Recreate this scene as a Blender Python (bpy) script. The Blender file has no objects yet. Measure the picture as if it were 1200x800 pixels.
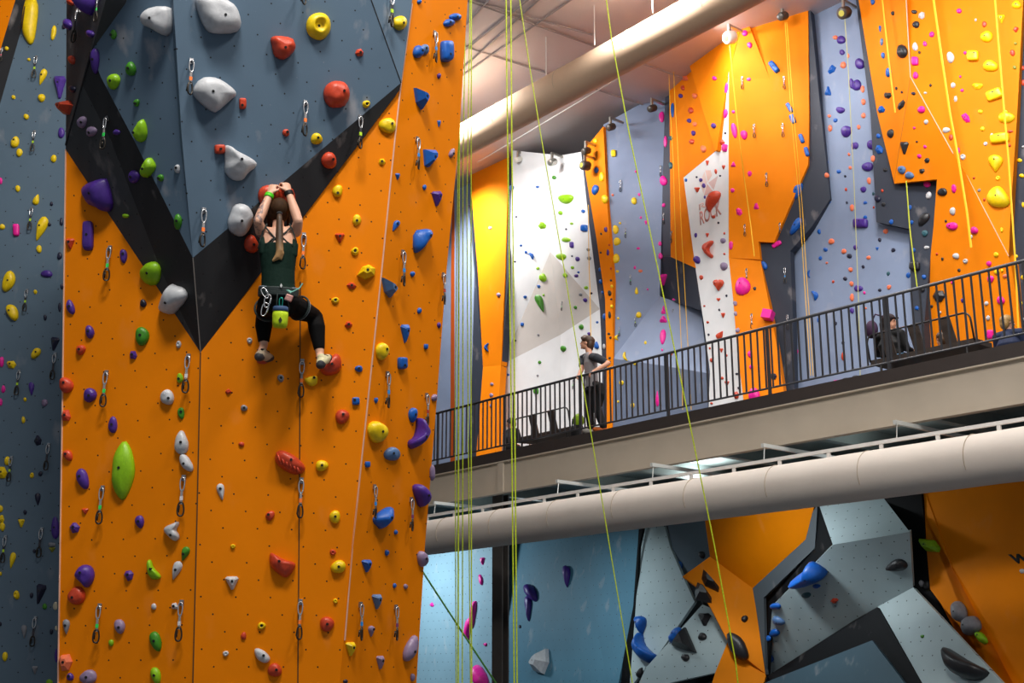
import bpy, bmesh, math, random
from mathutils import Vector, Matrix, noise as mnoise
scn = bpy.context.scene
COL = scn.collection
# ------------------------------------------------------------------ camera
F = 1500.0
TH = math.atan(400.0 / 1500.0)
EYE = Vector((0.0, 0.0, 1.6))
cam = bpy.data.cameras.new('camera')
cam.sensor_width = 36.0
cam.lens = F / 1200.0 * 36.0
cam.clip_end = 200.0
camo = bpy.data.objects.new('camera', cam)
camo.location = EYE
camo.rotation_euler = (math.pi / 2 + TH, 0, 0)
COL.objects.link(camo)
scn.camera = camo
vs = scn.view_settings
vs.view_transform = 'Standard'
vs.look = 'None'
vs.gamma = 1.0
vs.use_curve_mapping = False
vs.exposure = 0.0


def ray(x, y):
    u = 400.0 - y
    return Vector((x - 600.0, F * math.cos(TH) - u * math.sin(TH), F * math.sin(TH) + u * math.cos(TH))).normalized()


class Pl:
    """a wall plane: point, outward normal (towards the room)"""
    def __init__(s, p, n):
        s.p = Vector(p)
        s.n = Vector(n).normalized()
        if s.n.dot(EYE - s.p) < 0:
            s.n = -s.n

    def hit(s, x, y, off=0.0):
        r = ray(x, y)
        t = (s.p + s.n * off - EYE).dot(s.n) / r.dot(s.n)
        return EYE + r * t


def pl3(a, b, c):
    return Pl(a, (b - a).cross(c - a))


MA = Vector((0.643, -0.766, 0.0)).normalized()      # along the balcony edge
MN = Vector((-0.766, -0.643, 0.0)).normalized()     # from the balcony towards the camera


def planeD(D):
    return Pl(-MN * D, MN)


def UD(x, y, D):
    return planeD(D).hit(x, y)


def MP(s, D, z):
    v = -MN * D + MA * s
    return Vector((v.x, v.y, z))


def s_of(v):
    return v.dot(MA)


def atz(x, y, z):
    r = ray(x, y)
    t = (z - EYE.z) / r.z
    return EYE + r * t


# ------------------------------------------------------------------ materials
def lin(h):
    h = h.lstrip('#')
    out = []
    for k in (0, 2, 4):
        c = int(h[k:k + 2], 16) / 255.0
        out.append(c / 12.92 if c <= 0.04045 else ((c + 0.055) / 1.055) ** 2.4)
    return tuple(out) + (1.0,)


MATS = {}


def mat(name, col, rough=0.5, metal=0.0, var=0.06, scale=6.0, bump=0.0, bscale=60.0, spec=0.5, coat=0.0):
    if name in MATS:
        return MATS[name]
    m = bpy.data.materials.new(name)
    m.use_nodes = True
    nt = m.node_tree
    b = nt.nodes['Principled BSDF']
    c = lin(col) if isinstance(col, str) else tuple(col) + (1.0,)
    tc = nt.nodes.new('ShaderNodeTexCoord')
    nz = nt.nodes.new('ShaderNodeTexNoise')
    nz.inputs['Scale'].default_value = scale
    nz.inputs['Detail'].default_value = 4.0
    nt.links.new(tc.outputs['Object'], nz.inputs['Vector'])
    rp = nt.nodes.new('ShaderNodeValToRGB')
    rp.color_ramp.elements[0].position = 0.3
    rp.color_ramp.elements[1].position = 0.7
    rp.color_ramp.elements[0].color = tuple(x * (1 - var) for x in c[:3]) + (1,)
    rp.color_ramp.elements[1].color = tuple(min(1, x * (1 + var)) for x in c[:3]) + (1,)
    nt.links.new(nz.outputs['Fac'], rp.inputs['Fac'])
    nt.links.new(rp.outputs['Color'], b.inputs['Base Color'])
    b.inputs['Roughness'].default_value = rough
    b.inputs['Metallic'].default_value = metal
    b.inputs['Specular IOR Level'].default_value = spec
    b.inputs['Coat Weight'].default_value = coat
    if bump:
        n2 = nt.nodes.new('ShaderNodeTexNoise')
        n2.inputs['Scale'].default_value = bscale
        nt.links.new(tc.outputs['Object'], n2.inputs['Vector'])
        bp = nt.nodes.new('ShaderNodeBump')
        bp.inputs['Strength'].default_value = bump
        bp.inputs['Distance'].default_value = 0.02
        nt.links.new(n2.outputs['Fac'], bp.inputs['Height'])
        nt.links.new(bp.outputs['Normal'], b.inputs['Normal'])
    MATS[name] = m
    return m


def wallmat(name, col, dots=True, du=0.30, dv=0.15, rad=0.0075, chalk=0.5, rough=0.6, chalkcol=(0.62, 0.56, 0.54), dot_col=(0.012, 0.012, 0.014), spec=0.35):
    """painted plywood climbing panel: t-nut holes in a staggered grid, chalk scuffs, faint brushing; works on the UV map (metres)"""
    if name in MATS:
        return MATS[name]
    m = bpy.data.materials.new(name)
    m.use_nodes = True
    nt = m.node_tree
    L = nt.links.new
    b = nt.nodes['Principled BSDF']
    uv = nt.nodes.new('ShaderNodeUVMap')
    c = lin(col)

    def math_(op, a, bb=None):
        n = nt.nodes.new('ShaderNodeMath')
        n.operation = op
        for i, v in enumerate((a, bb)):
            if v is None:
                continue
            if isinstance(v, (int, float)):
                n.inputs[i].default_value = v
            else:
                L(v, n.inputs[i])
        return n.outputs[0]

    def noise_(scale, detail=3.0, stretch=None):
        n = nt.nodes.new('ShaderNodeTexNoise')
        n.inputs['Scale'].default_value = scale
        n.inputs['Detail'].default_value = detail
        if stretch:
            mp = nt.nodes.new('ShaderNodeMapping')
            mp.inputs['Scale'].default_value = stretch
            mp.inputs['Rotation'].default_value = (0, 0, 0.35)
            L(uv.outputs['UV'], mp.inputs['Vector'])
            L(mp.outputs['Vector'], n.inputs['Vector'])
        else:
            L(uv.outputs['UV'], n.inputs['Vector'])
        return n.outputs['Fac']

    def ramp_(fac, p0, c0, p1, c1):
        r = nt.nodes.new('ShaderNodeValToRGB')
        r.color_ramp.elements[0].position = p0
        r.color_ramp.elements[0].color = tuple(c0)
        r.color_ramp.elements[1].position = p1
        r.color_ramp.elements[1].color = tuple(c1)
        L(fac, r.inputs['Fac'])
        return r.outputs['Color']

    def mix_(fac, a, bb):
        n = nt.nodes.new('ShaderNodeMix')
        n.data_type = 'RGBA'
        for s, v in ((n.inputs[0], fac), (n.inputs[6], a), (n.inputs[7], bb)):
            if isinstance(v, (tuple, list)):
                s.default_value = tuple(v)
            elif isinstance(v, (int, float)):
                s.default_value = v
            else:
                L(v, s)
        return n.outputs[2]
    base = ramp_(noise_(1.3, 5.0), 0.3, [x * 0.93 for x in c[:3]] + [1], 0.7, [min(1, x * 1.06) for x in c[:3]] + [1])
    scuff = ramp_(noise_(3.2, 6.0, (1.0, 0.55, 1)), 0.61, (0, 0, 0, 1), 0.78, (chalk, chalk, chalk, 1))
    colr = mix_(scuff, base, tuple(chalkcol) + (1,))
    speck = ramp_(noise_(26.0, 2.0), 0.74, (0, 0, 0, 1), 0.78, (chalk * 0.35, chalk * 0.35, chalk * 0.35, 1))
    colr = mix_(speck, colr, tuple(chalkcol) + (1,))
    if dots:
        sp = nt.nodes.new('ShaderNodeSeparateXYZ')
        L(uv.outputs['UV'], sp.inputs[0])
        v = math_('DIVIDE', sp.outputs[1], dv)
        vi = math_('FLOOR', v)
        vf = math_('SUBTRACT', math_('SUBTRACT', v, vi), 0.5)
        u = math_('ADD', math_('DIVIDE', sp.outputs[0], du), math_('MULTIPLY', vi, 0.37))
        uf = math_('SUBTRACT', math_('SUBTRACT', u, math_('FLOOR', u)), 0.5)
        d2 = math_('ADD', math_('POWER', math_('MULTIPLY', uf, du), 2.0), math_('POWER', math_('MULTIPLY', vf, dv), 2.0))
        hole = math_('LESS_THAN', d2, rad * rad)
        colr = mix_(hole, colr, tuple(dot_col) + (1,))
    L(colr, b.inputs['Base Color'])
    b.inputs['Roughness'].default_value = rough
    b.inputs['Specular IOR Level'].default_value = spec
    bp = nt.nodes.new('ShaderNodeBump')
    bp.inputs['Strength'].default_value = 0.12
    bp.inputs['Distance'].default_value = 0.004
    L(noise_(90.0, 2.0), bp.inputs['Height'])
    L(bp.outputs['Normal'], b.inputs['Normal'])
    MATS[name] = m
    return m


# ------------------------------------------------------------------ object helpers
def link(name, me, m=None, parent=None, loc=None, rot=None):
    o = bpy.data.objects.new(name, me)
    COL.objects.link(o)
    if m is not None and me is not None:
        if not me.materials:
            me.materials.append(m)
    if parent is not None:
        o.parent = parent
    if loc is not None:
        o.location = loc
    if rot is not None:
        if isinstance(rot, Matrix):
            o.rotation_mode = 'QUATERNION'
            o.rotation_quaternion = rot.to_quaternion()
        else:
            o.rotation_euler = rot
    return o


def bm_obj(name, bm, m, parent=None, smooth=False, loc=None, rot=None):
    bmesh.ops.recalc_face_normals(bm, faces=bm.faces[:])
    me = bpy.data.meshes.new(name)
    bm.to_mesh(me)
    bm.free()
    if smooth:
        me.polygons.foreach_set('use_smooth', [True] * len(me.polygons))
    return link(name, me, m, parent, loc, rot)


def tag(o, label=None, cat=None, group=None, kind=None):
    if label:
        o['label'] = label
    if cat:
        o['category'] = cat
    if group:
        o['group'] = group
    if kind:
        o['kind'] = kind
    return o


def empty(name, loc=(0, 0, 0), parent=None, rot=None):
    o = bpy.data.objects.new(name, None)
    o.empty_display_size = 0.1
    COL.objects.link(o)
    o.location = loc
    if parent:
        o.parent = parent
    if rot is not None:
        o.rotation_mode = 'QUATERNION'
        o.rotation_quaternion = rot.to_quaternion()
    return o


def tube(bm, pts, r, n=8, cap=True, side=None, flat=1.0):
    """loft of round (or flattened) sections through pts; r: number or list"""
    pts = [Vector(p) for p in pts]
    if isinstance(r, (int, float)):
        r = [r] * len(pts)
    rings = []
    ref = Vector(side) if side is not None else None
    for i, p in enumerate(pts):
        if i == 0:
            d = pts[1] - p
        elif i == len(pts) - 1:
            d = p - pts[i - 1]
        else:
            d = (pts[i + 1] - p).normalized() + (p - pts[i - 1]).normalized()
        d = d.normalized()
        if ref is None:
            ref = Vector((0, 0, 1)) if abs(d.z) < 0.9 else Vector((1, 0, 0))
        x = (ref - d * ref.dot(d))
        if x.length < 1e-6:
            x = d.orthogonal()
        x.normalize()
        y = d.cross(x)
        if side is None:
            ref = x
        ra, rb = (r[i] if isinstance(r[i], (tuple, list)) else (r[i], r[i] * flat))
        rings.append([bm.verts.new(p + x * math.cos(2 * math.pi * k / n) * ra + y * math.sin(2 * math.pi * k / n) * rb) for k in range(n)])
    for a, b in zip(rings, rings[1:]):
        for k in range(n):
            bm.faces.new((a[k], a[(k + 1) % n], b[(k + 1) % n], b[k]))
    if cap:
        bm.faces.new(rings[0][::-1])
        bm.faces.new(rings[-1])
    return rings


def boxf(bm, o, x, y, z):
    """box spanned from corner o by the vectors x, y, z"""
    o, x, y, z = Vector(o), Vector(x), Vector(y), Vector(z)
    v = [bm.verts.new(o + x * a + y * b + z * c) for a in (0, 1) for b in (0, 1) for c in (0, 1)]
    for q in ((0, 1, 3, 2), (4, 6, 7, 5), (0, 4, 5, 1), (2, 3, 7, 6), (0, 2, 6, 4), (1, 5, 7, 3)):
        bm.faces.new([v[k] for k in q])
    return v


def cbox(bm, c, x, y, z):
    c, x, y, z = Vector(c), Vector(x), Vector(y), Vector(z)
    return boxf(bm, c - (x + y + z) / 2, x, y, z)


def ellipsoid(bm, c, ax, ay, az, nu=14, nv=10):
    c, ax, ay, az = Vector(c), Vector(ax), Vector(ay), Vector(az)
    top = bm.verts.new(c + az)
    bot = bm.verts.new(c - az)
    rings = []
    for j in range(1, nv):
        t = math.pi * j / nv
        rings.append([bm.verts.new(c + az * math.cos(t) + (ax * math.cos(2 * math.pi * k / nu) + ay * math.sin(2 * math.pi * k / nu)) * math.sin(t)) for k in range(nu)])
    for k in range(nu):
        bm.faces.new((top, rings[0][k], rings[0][(k + 1) % nu]))
        bm.faces.new((bot, rings[-1][(k + 1) % nu], rings[-1][k]))
    for a, b in zip(rings, rings[1:]):
        for k in range(nu):
            bm.faces.new((a[k], b[k], b[(k + 1) % nu], a[(k + 1) % nu]))


def bevelled(o, w=0.005, seg=2):
    md = o.modifiers.new('bevel', 'BEVEL')
    md.width = w
    md.segments = seg
    md.limit_method = 'ANGLE'
    return o
# ------------------------------------------------------------------ wall paint
W_OR = wallmat('tower_orange_paint', '#F08500', spec=0.12, chalk=0.10, chalkcol=(0.80, 0.40, 0.24))
W_OR2 = wallmat('orange_paint', '#EE8408', chalk=0.06, spec=0.12, dots=False, chalkcol=(0.85, 0.5, 0.3))
W_OR3 = wallmat('boulder_orange_paint', '#E88300', spec=0.12, chalk=0.10, dots=False, chalkcol=(0.8, 0.5, 0.3))
W_GY = wallmat('tower_grey_paint', '#5A7186', chalk=0.45)
W_GL = wallmat('side_grey_paint', '#5D7284', chalk=0.25, rad=0.008)
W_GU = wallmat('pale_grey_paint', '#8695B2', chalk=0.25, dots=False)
W_BK = wallmat('black_paint', '#2B2C2F', chalk=0.5, rough=0.5)
W_DG = wallmat('charcoal_paint', '#414346', chalk=0.35)
W_DK = wallmat('slate_paint', '#363C49', chalk=0.3, dots=False)
W_NV = wallmat('navy_grey_paint', '#3A3C4A', chalk=0.2, dots=False)
W_WH = wallmat('white_paint', '#E9EAEC', chalk=0.0, dots=False)
W_LG = wallmat('pale_stone_paint', '#CBC5C0', chalk=0.0, dots=False)
W_BL = wallmat('boulder_blue_paint', '#86A6B6', chalk=0.35, rad=0.011, du=0.22, dv=0.2)
W_TL = wallmat('boulder_teal_paint', '#4C8099', chalk=0.35, rad=0.009, du=0.25, dv=0.22)
W_BW = wallmat('boulder_white_paint', '#AFC2C7', chalk=0.0, rad=0.011, du=0.24, dv=0.22)
W_BD = wallmat('boulder_dark_paint', '#121417', spec=0.12, chalk=0.12, dots=False)
W_BS = wallmat('boulder_slate_paint', '#4C5359', chalk=0.3, dots=False)
TRIM_PK = mat('pale_edge_trim', '#E9B79C', 0.4)

ROOTS = {}
for key, lab, nm in (('T', 'orange and grey lead climbing tower with a black V band', 'wall_tower'),
                     ('L', 'shaded grey climbing wall standing behind the tower edge', 'wall_side'),
                     ('U', 'tall brightly lit climbing wall above the balcony', 'wall_back'),
                     ('B', 'angular bouldering wall under the balcony', 'wall_boulder')):
    ROOTS[key] = tag(empty(nm), label=lab, kind='structure')

FACETS = []   # dict(key, zone, poly, plane, phrase)


def inpoly(x, y, P):
    c = False
    j = len(P) - 1
    for i in range(len(P)):
        xi, yi = P[i]
        xj, yj = P[j]
        if (yi > y) != (yj > y) and x < (xj - xi) * (y - yi) / (yj - yi) + xi:
            c = not c
        j = i
    return c


def pdist(x, y, P):
    best = 1e9
    for (ax, ay), (bx, by) in zip(P, P[1:] + P[:1]):
        dx, dy = bx - ax, by - ay
        t = max(0, min(1, ((x - ax) * dx + (y - ay) * dy) / (dx * dx + dy * dy + 1e-9)))
        best = min(best, math.hypot(ax + dx * t - x, ay + dy * t - y))
    return best


def facet_at(x, y, zones=None):
    best = None
    for f in FACETS:
        if zones and f['zone'] not in zones:
            continue
        if inpoly(x, y, f['poly']):
            return f
        d = pdist(x, y, f['poly'])
        if best is None or d < best[0]:
            best = (d, f)
    return best[1]


def panel(key, zone, poly, plane, m, phrase, name, label=None, thick=None):
    """a flat climbing-wall panel of real thickness; the outline is laid on its wall plane"""
    poly = [tuple(p) for p in poly]
    pts = [plane.hit(*p) for p in poly]
    if thick is None:
        thick = 0.06 if zone == 'B' else 0.20
    FACETS.append(dict(key=key, zone=zone, poly=poly, plane=plane, phrase=phrase))
    bm = bmesh.new()
    uvl = bm.loops.layers.uv.new('UVMap')
    n = plane.n
    t = Vector((0, 0, 1)).cross(n)
    t = t.normalized()
    up = n.cross(t)
    fr = [bm.verts.new(p) for p in pts]
    bk = [bm.verts.new(p - n * thick) for p in pts]
    fs = [bm.faces.new(fr)]
    bm.faces.new(bk[::-1])
    N = len(pts)
    for i in range(N):
        bm.faces.new((fr[i], bk[i], bk[(i + 1) % N], fr[(i + 1) % N]))
    bm.normal_update()
    bmesh.ops.triangulate(bm, faces=[f for f in bm.faces if len(f.verts) > 4], ngon_method='EAR_CLIP')
    for f in bm.faces:
        for lp in f.loops:
            v = lp.vert.co
            lp[uvl].uv = (v.dot(t), v.dot(up))
    o = bm_obj(name, bm, m, ROOTS[zone])
    if label:
        o['label'] = label
    return plane


# ------------------------------------------------------------------ the tower
a12 = math.radians(12)
lean = math.radians(8)
nh = Vector((math.sin(a12), -math.cos(a12), 0))
PM_n = (nh * math.cos(lean) - Vector((0, 0, 1)) * math.sin(lean)).normalized()
PM = Pl(EYE + ray(300, 400) * 11.8, PM_n)


def TP(x, y, off=0.0):
    return PM.hit(x, y, off)


PA = pl3(TP(235, 413), TP(226, 800), TP(68, 800, -0.45))
PC = pl3(TP(470, 97), TP(398, 800), TP(516, 420, -0.6))
A0 = TP(226, 302, 0.30)
J1 = TP(470, 97, 0.05)
PG2 = pl3(A0, J1, TP(213, 0, 0.80))
PG1 = pl3(A0, TP(213, 0, 0.80), TP(107, 60, 0.18))
PG3 = pl3(J1, PG2.hit(435, 0), TP(484, 0, 0.02))
PBR = pl3(A0, TP(235, 413), J1)
PBU = pl3(A0, TP(235, 413), PG1.hit(107, 60))
PBL = pl3(TP(235, 413), PA.hit(77, 175), PBU.hit(97, 100))
PG0 = pl3(PA.hit(77, 175), PBL.hit(97, 100), PG1.hit(107, 60))

panel('TG2', 'T', [(203, -110), (418, -110), (435, 0), (470, 97), (226, 302), (213, 160), (203, 0)], PG2, W_GY, 'the grey tower overhang', 'grey_panel', 'slate grey painted overhang')
panel('TG1', 'T', [(132, -110), (203, -110), (203, 0), (213, 160), (226, 302), (155, 160), (118, 90), (107, 60), (124, 0)], PG1, W_GY, 'the grey tower overhang', 'grey_panel', 'slate grey painted overhang flank')
panel('TG3', 'T', [(418, -110), (490, -110), (483, 0), (470, 97), (435, 0)], PG3, W_GY, 'the grey tower corner', 'grey_panel', 'small grey corner facet')
panel('TBR', 'T', [(226, 302), (470, 97), (468, 106), (235, 413)], PBR, W_BK, 'the black V band', 'black_panel', 'black band under the overhang')
panel('TBU', 'T', [(107, 60), (118, 90), (155, 160), (226, 302), (235, 413), (190, 320), (130, 165), (97, 100)], PBU, W_BK, 'the black V band', 'black_panel', 'black band under the overhang')
panel('TBL', 'T', [(97, 100), (130, 165), (190, 320), (235, 413), (77, 175)], PBL, W_DG, 'the charcoal V band', 'charcoal_panel', 'charcoal band beside the black one')
panel('TG0', 'T', [(78, -110), (150, -110), (124, 0), (107, 60), (97, 100), (77, 175), (78, 0)], PG0, W_DG, 'the dark tower edge', 'charcoal_panel', 'dark facet at the tower edge')
panel('TA', 'T', [(77, 175), (235, 413), (226, 800), (222, 1010), (60, 1010), (68, 800)], PA, W_OR, 'the narrow orange tower face', 'orange_panel', 'orange tower face beside the seam')
panel('TB', 'T', [(235, 413), (468, 106), (470, 97), (463, 160), (447, 320), (430, 480), (413, 640), (398, 800), (378, 1010), (222, 1010), (226, 800)], PM, W_OR, 'the wide orange tower face', 'orange_panel', 'wide orange tower face')
panel('TC', 'T', [(470, 97), (483, 0), (496, -110), (554, -110), (548, 0), (538, 160), (523, 320), (511, 480), (498, 640), (488, 800), (474, 1010), (378, 1010), (398, 800), (413, 640), (430, 480), (447, 320), (463, 160)], PC, W_OR, 'the orange tower flank', 'orange_panel', 'orange tower flank')


def strip(name, pl, pix, r, m, root):
    bm = bmesh.new()
    tube(bm, [pl.hit(*p) for p in pix], r, 6)
    return bm_obj(name, bm, m, ROOTS[root])


strip('edge_trim', PM, [(483, 4), (470, 97), (463, 160), (447, 320), (430, 480), (413, 640), (404, 750)], 0.008, TRIM_PK, 'T')['label'] = 'pale metal edge strip'
strip('edge_trim', PA, [(77, 175), (73, 480), (68, 800), (60, 1010)], 0.008, TRIM_PK, 'T')['label'] = 'pale metal edge strip'
SEAM = mat('seam_dark', '#5A3A18', 0.7)
strip('panel_seam', PM, [(235, 413), (231, 600), (226, 800), (222, 1000)], 0.006, SEAM, 'T')
strip('panel_seam', PM, [(352, 330), (351, 560), (349, 800), (348, 1000)], 0.006, SEAM, 'T')
strip('panel_seam', PG2, [(470, 97), (435, 0), (418, -100)], 0.006, mat('seam_black', '#202428', 0.7), 'T')
strip('panel_seam', PBR, [(226, 302), (235, 413)], 0.005, mat('seam_grey', '#8A8580', 0.5), 'T')
strip('panel_seam', PG1, [(124, 0), (107, 60)], 0.012, mat('seam_black', '#202428', 0.7), 'T')
strip('panel_seam', PBL, [(107, 60), (77, 170)], 0.010, mat('seam_black', '#202428', 0.7), 'T')
# solid core behind the tower's panels, down to the floor
core = bmesh.new()
cr = [(75, 1010), (470, 1010), (540, -110), (95, -110)]
f1 = [PM.hit(x, y, -0.75) for x, y in cr]
f2 = [PM.hit(x, y, -0.75) - nh * 0.9 for x, y in cr]
vv = [core.verts.new(p) for p in f1 + f2]
for q in ((0, 1, 2, 3), (7, 6, 5, 4), (0, 4, 5, 1), (1, 5, 6, 2), (2, 6, 7, 3), (3, 7, 4, 0)):
    core.faces.new([vv[k] for k in q])
bm_obj('core', core, mat('core_grey', '#5A5A5C', 0.8), ROOTS['T'])

# ------------------------------------------------------------------ the grey wall behind the tower's edge
al = math.radians(-6)
PLW = Pl(EYE + ray(40, 400) * 17.0, Vector((-math.sin(al) * -1, -math.cos(al), -0.05)))
panel('L0', 'L', [(67, -110), (140, -110), (125, 960), (-160, 960), (-160, 680), (0, 122), (35, 0)], PLW, W_GL, 'the shaded grey side wall', 'grey_panel', 'shaded grey wall')
panel('L1', 'L', [(35, -0.5), (67, -110), (50, -110), (18, 0), (0, 60), (-160, 590), (-160, 680), (0, 122)], PLW, W_BK, 'the dark stripe of the side wall', 'black_panel', 'slanting black stripe')
panel('L2', 'L', [(18, 0), (50, -110), (-160, -110), (-160, 590), (0, 60)], PLW, W_OR, 'the orange corner of the side wall', 'orange_panel', 'dim orange corner')

# ------------------------------------------------------------------ upper wall above the balcony


def U3(*p):
    return pl3(*[UD(x, y, D) for x, y, D in p])


BOT = [(0, 0)]
pU = {}
pU['a'] = planeD(20.7)
pU['b'] = planeD(20.45)
pU['o1'] = planeD(20.1)
pU['o1l'] = U3((557, 430, 20.1), (587, 428, 20.1), (570, 530, 19.75))
rgt = UD(703, 362, 20.06)
pU['w2'] = pl3(UD(657, 182, 20.27), UD(681, 179, 20.1), rgt)
apex = pU['w2'].hit(645, 295)
pU['w1'] = pl3(pU['w2'].hit(657, 182), apex, UD(594, 300, 20.13))
lo = UD(657, 392, 20.5)
lft = pU['w1'].hit(588, 427)
pU['t1'] = pl3(apex, lft, lo)
pU['t2'] = pl3(apex, rgt, lo)
pU['w4'] = pl3(rgt, lo, UD(706, 520, 20.06))
pU['w3'] = pl3(lft, lo, pU['w4'].hit(655, 560))
pU['nv'] = planeD(20.0)
pU['o2'] = planeD(19.9)
pU['g3'] = planeD(19.92)
pU['g2'] = pl3(pU['g3'].hit(718.5, 420), pU['g3'].hit(829, 437), UD(773, 347, 20.55))
pU['g1'] = pl3(pU['g2'].hit(718.5, 420), pU['g2'].hit(773, 347), UD(707, 146, 19.95))
pU['n2'] = planeD(20.65)
pU['k2'] = U3((775, 300, 20.65), (815, 314, 19.75), (822, 364, 19.75))
pU['o3'] = U3((783, 62, 20.6), (838, 180, 19.6), (815, 314, 19.7))
pU['o4'] = U3((800, 52, 20.05), (870, 16, 19.5), (854, 88, 19.5))
pU['wr'] = U3((854, 100, 19.5), (872, 478, 19.45), (808, 240, 19.75))
pU['o5'] = U3((854, 88, 19.5), (947, 100, 19.95), (854, 300, 19.5))
pU['o4t'] = pl3(pU['o4'].hit(854, 88), pU['o4'].hit(871, 15), pU['o5'].hit(902, 92))
pU['o5l'] = U3((854, 302, 19.5), (890, 304, 19.7), (885, 470, 19.3))
pU['s1'] = U3((890, 300, 19.75), (947, 190, 20.0), (915, 470, 19.9))
pU['g4'] = planeD(20.2)
pU['s2'] = planeD(20.0)
pU['o6'] = U3((1006, 0, 19.95), (1067, 90, 19.6), (1048, 214, 19.9))
pU['o7'] = U3((1067, 90, 19.6), (1048, 214, 19.9), (1185, 310, 19.85))
pU['o8'] = pl3(pU['o7'].hit(1067, 90), pU['o7'].hit(1182, 304), UD(1195, 0, 19.95))
pU['s3'] = planeD(20.05)

TOPY = -60
panel('Ua', 'U', [(505, 150), (533, 150), (529, 320), (528, 570), (500, 570)], pU['a'], W_GU, 'the grey strip beside the tower', 'grey_panel', 'pale grey strip')
panel('Ub', 'U', [(530.5, 186), (532.5, 186), (532.5, 320), (533, 570), (527.5, 570), (528.5, 320)], pU['b'], wallmat('rust_paint', '#A4480F', dots=False, chalk=0.0), 'the rust strip', 'orange_panel', 'thin rust orange strip')
panel('Uc', 'U', [(532.5, 184), (549, 182), (556, 320), (553, 440), (547, 570), (533, 570), (532.5, 320)], pU['b'], W_GU, 'the narrow grey strip', 'grey_panel', 'narrow pale grey strip')
panel('Ud', 'U', [(549, 240), (552, 250), (558, 330), (566, 430), (558, 570), (547, 570), (553, 440), (556, 320)], planeD(20.2), W_DK, 'the slate strip', 'slate_panel', 'narrow slate strip')
panel('U1', 'U', [(549, 183), (596, 177), (592, 320), (587, 428), (566, 430), (560, 320)], pU['o1'], W_OR2, 'the plain orange panel', 'orange_panel', 'plain bright orange panel')
panel('U1l', 'U', [(566, 430), (587, 428), (580, 540), (556, 570), (558, 535)], pU['o1l'], W_OR2, 'the plain orange panel', 'orange_panel', 'lower tilted orange panel')
panel('U1d', 'U', [(596, 177), (600, 178), (598, 300), (588, 427), (587, 428), (592, 320)], planeD(20.13), W_DK, 'the slate strip', 'slate_panel', 'thin slate strip')
panel('U2a', 'U', [(600, 176), (657, 182), (645, 295), (588, 427), (598, 300)], pU['w1'], W_WH, 'the white corner wall', 'white_panel', 'white corner wall')
panel('U2b', 'U', [(657, 182), (681, 178), (690, 260), (703, 362), (645, 295)], pU['w2'], W_WH, 'the white corner wall', 'white_panel', 'white corner wall')
panel('U2c', 'U', [(645, 295), (588, 427), (657, 392)], pU['t1'], W_LG, 'the white corner wall', 'white_panel', 'pale grey painted triangle')
panel('U2d', 'U', [(645, 295), (703, 362), (657, 392)], pU['t2'], W_LG, 'the white corner wall', 'white_panel', 'pale grey painted triangle')
panel('U2e', 'U', [(588, 427), (657, 392), (655, 560), (575, 570), (581, 530)], pU['w3'], W_WH, 'the white corner wall', 'white_panel', 'white lower wall')
panel('U2f', 'U', [(657, 392), (703, 362), (706, 430), (706, 540), (655, 560)], pU['w4'], W_WH, 'the white corner wall', 'white_panel', 'white lower wall')
panel('U3', 'U', [(681, 178), (684, 190), (699, 280), (709, 350), (711, 430), (711, 540), (704, 540), (706, 430), (703, 362), (690, 260)], pU['nv'], W_NV, 'the thin navy stripe', 'navy_panel', 'thin navy stripe')
panel('U4', 'U', [(684, 176), (707, 148), (711, 230), (718, 330), (718.5, 420), (717, 540), (711, 540), (711, 430), (709, 350), (699, 280), (684, 190)], pU['o2'], W_OR2, 'the slim orange strip', 'orange_panel', 'slim orange strip')
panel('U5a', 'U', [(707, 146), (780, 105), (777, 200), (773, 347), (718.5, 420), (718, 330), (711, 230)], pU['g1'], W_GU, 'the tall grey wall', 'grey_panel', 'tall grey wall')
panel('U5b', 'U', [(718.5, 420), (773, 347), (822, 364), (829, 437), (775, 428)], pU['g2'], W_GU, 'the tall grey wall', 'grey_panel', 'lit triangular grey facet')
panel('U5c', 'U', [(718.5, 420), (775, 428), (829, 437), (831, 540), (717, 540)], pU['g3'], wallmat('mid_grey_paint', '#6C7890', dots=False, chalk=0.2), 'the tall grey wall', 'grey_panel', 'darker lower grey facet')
panel('U6', 'U', [(780, 95), (786, 60), (786, 305), (775, 300), (773, 347), (777, 200)], pU['n2'], W_NV, 'the narrow navy strip', 'navy_panel', 'narrow navy strip')
panel('U6b', 'U', [(786, 301), (815, 314), (822, 364), (773, 347), (775, 300)], pU['k2'], W_DK, 'the slate facet', 'slate_panel', 'slate facet')
panel('U7', 'U', [(784, 62), (800, 50), (838, 177), (801, 208), (808, 262), (815, 314), (786, 301)], pU['o3'], W_OR2, 'the recessed orange facet', 'orange_panel', 'recessed orange facet')
panel('U10', 'U', [(854, 84), (853.5, 270), (859, 349), (864, 410), (872, 475), (873, 520), (829, 520), (832, 435), (825, 380), (815, 314), (808, 262), (801, 208), (840, 176)], pU['wr'], W_WH, 'the white pillar with red lettering', 'white_panel', 'white pillar with faded red lettering')
panel('U8', 'U', [(800, 50), (800, 30), (870, -5), (872, 15), (854, 88), (840, 176), (838, 177)], pU['o4'], W_OR2, 'the bright orange facet', 'orange_panel', 'brightly lit orange facet')
panel('U8t', 'U', [(872, 15), (902, 92), (854, 92), (854, 88)], pU['o4t'], W_OR2, 'the bright orange facet', 'orange_panel', 'brightly lit orange facet')
panel('U9', 'U', [(872, 15), (870, -5), (947, 5), (948, 140), (947, 193), (907, 284), (889, 283), (891, 304), (854, 302), (854, 92), (902, 92)], pU['o5'], W_OR2, 'the broad orange wall', 'orange_panel', 'broad orange wall')
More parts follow.
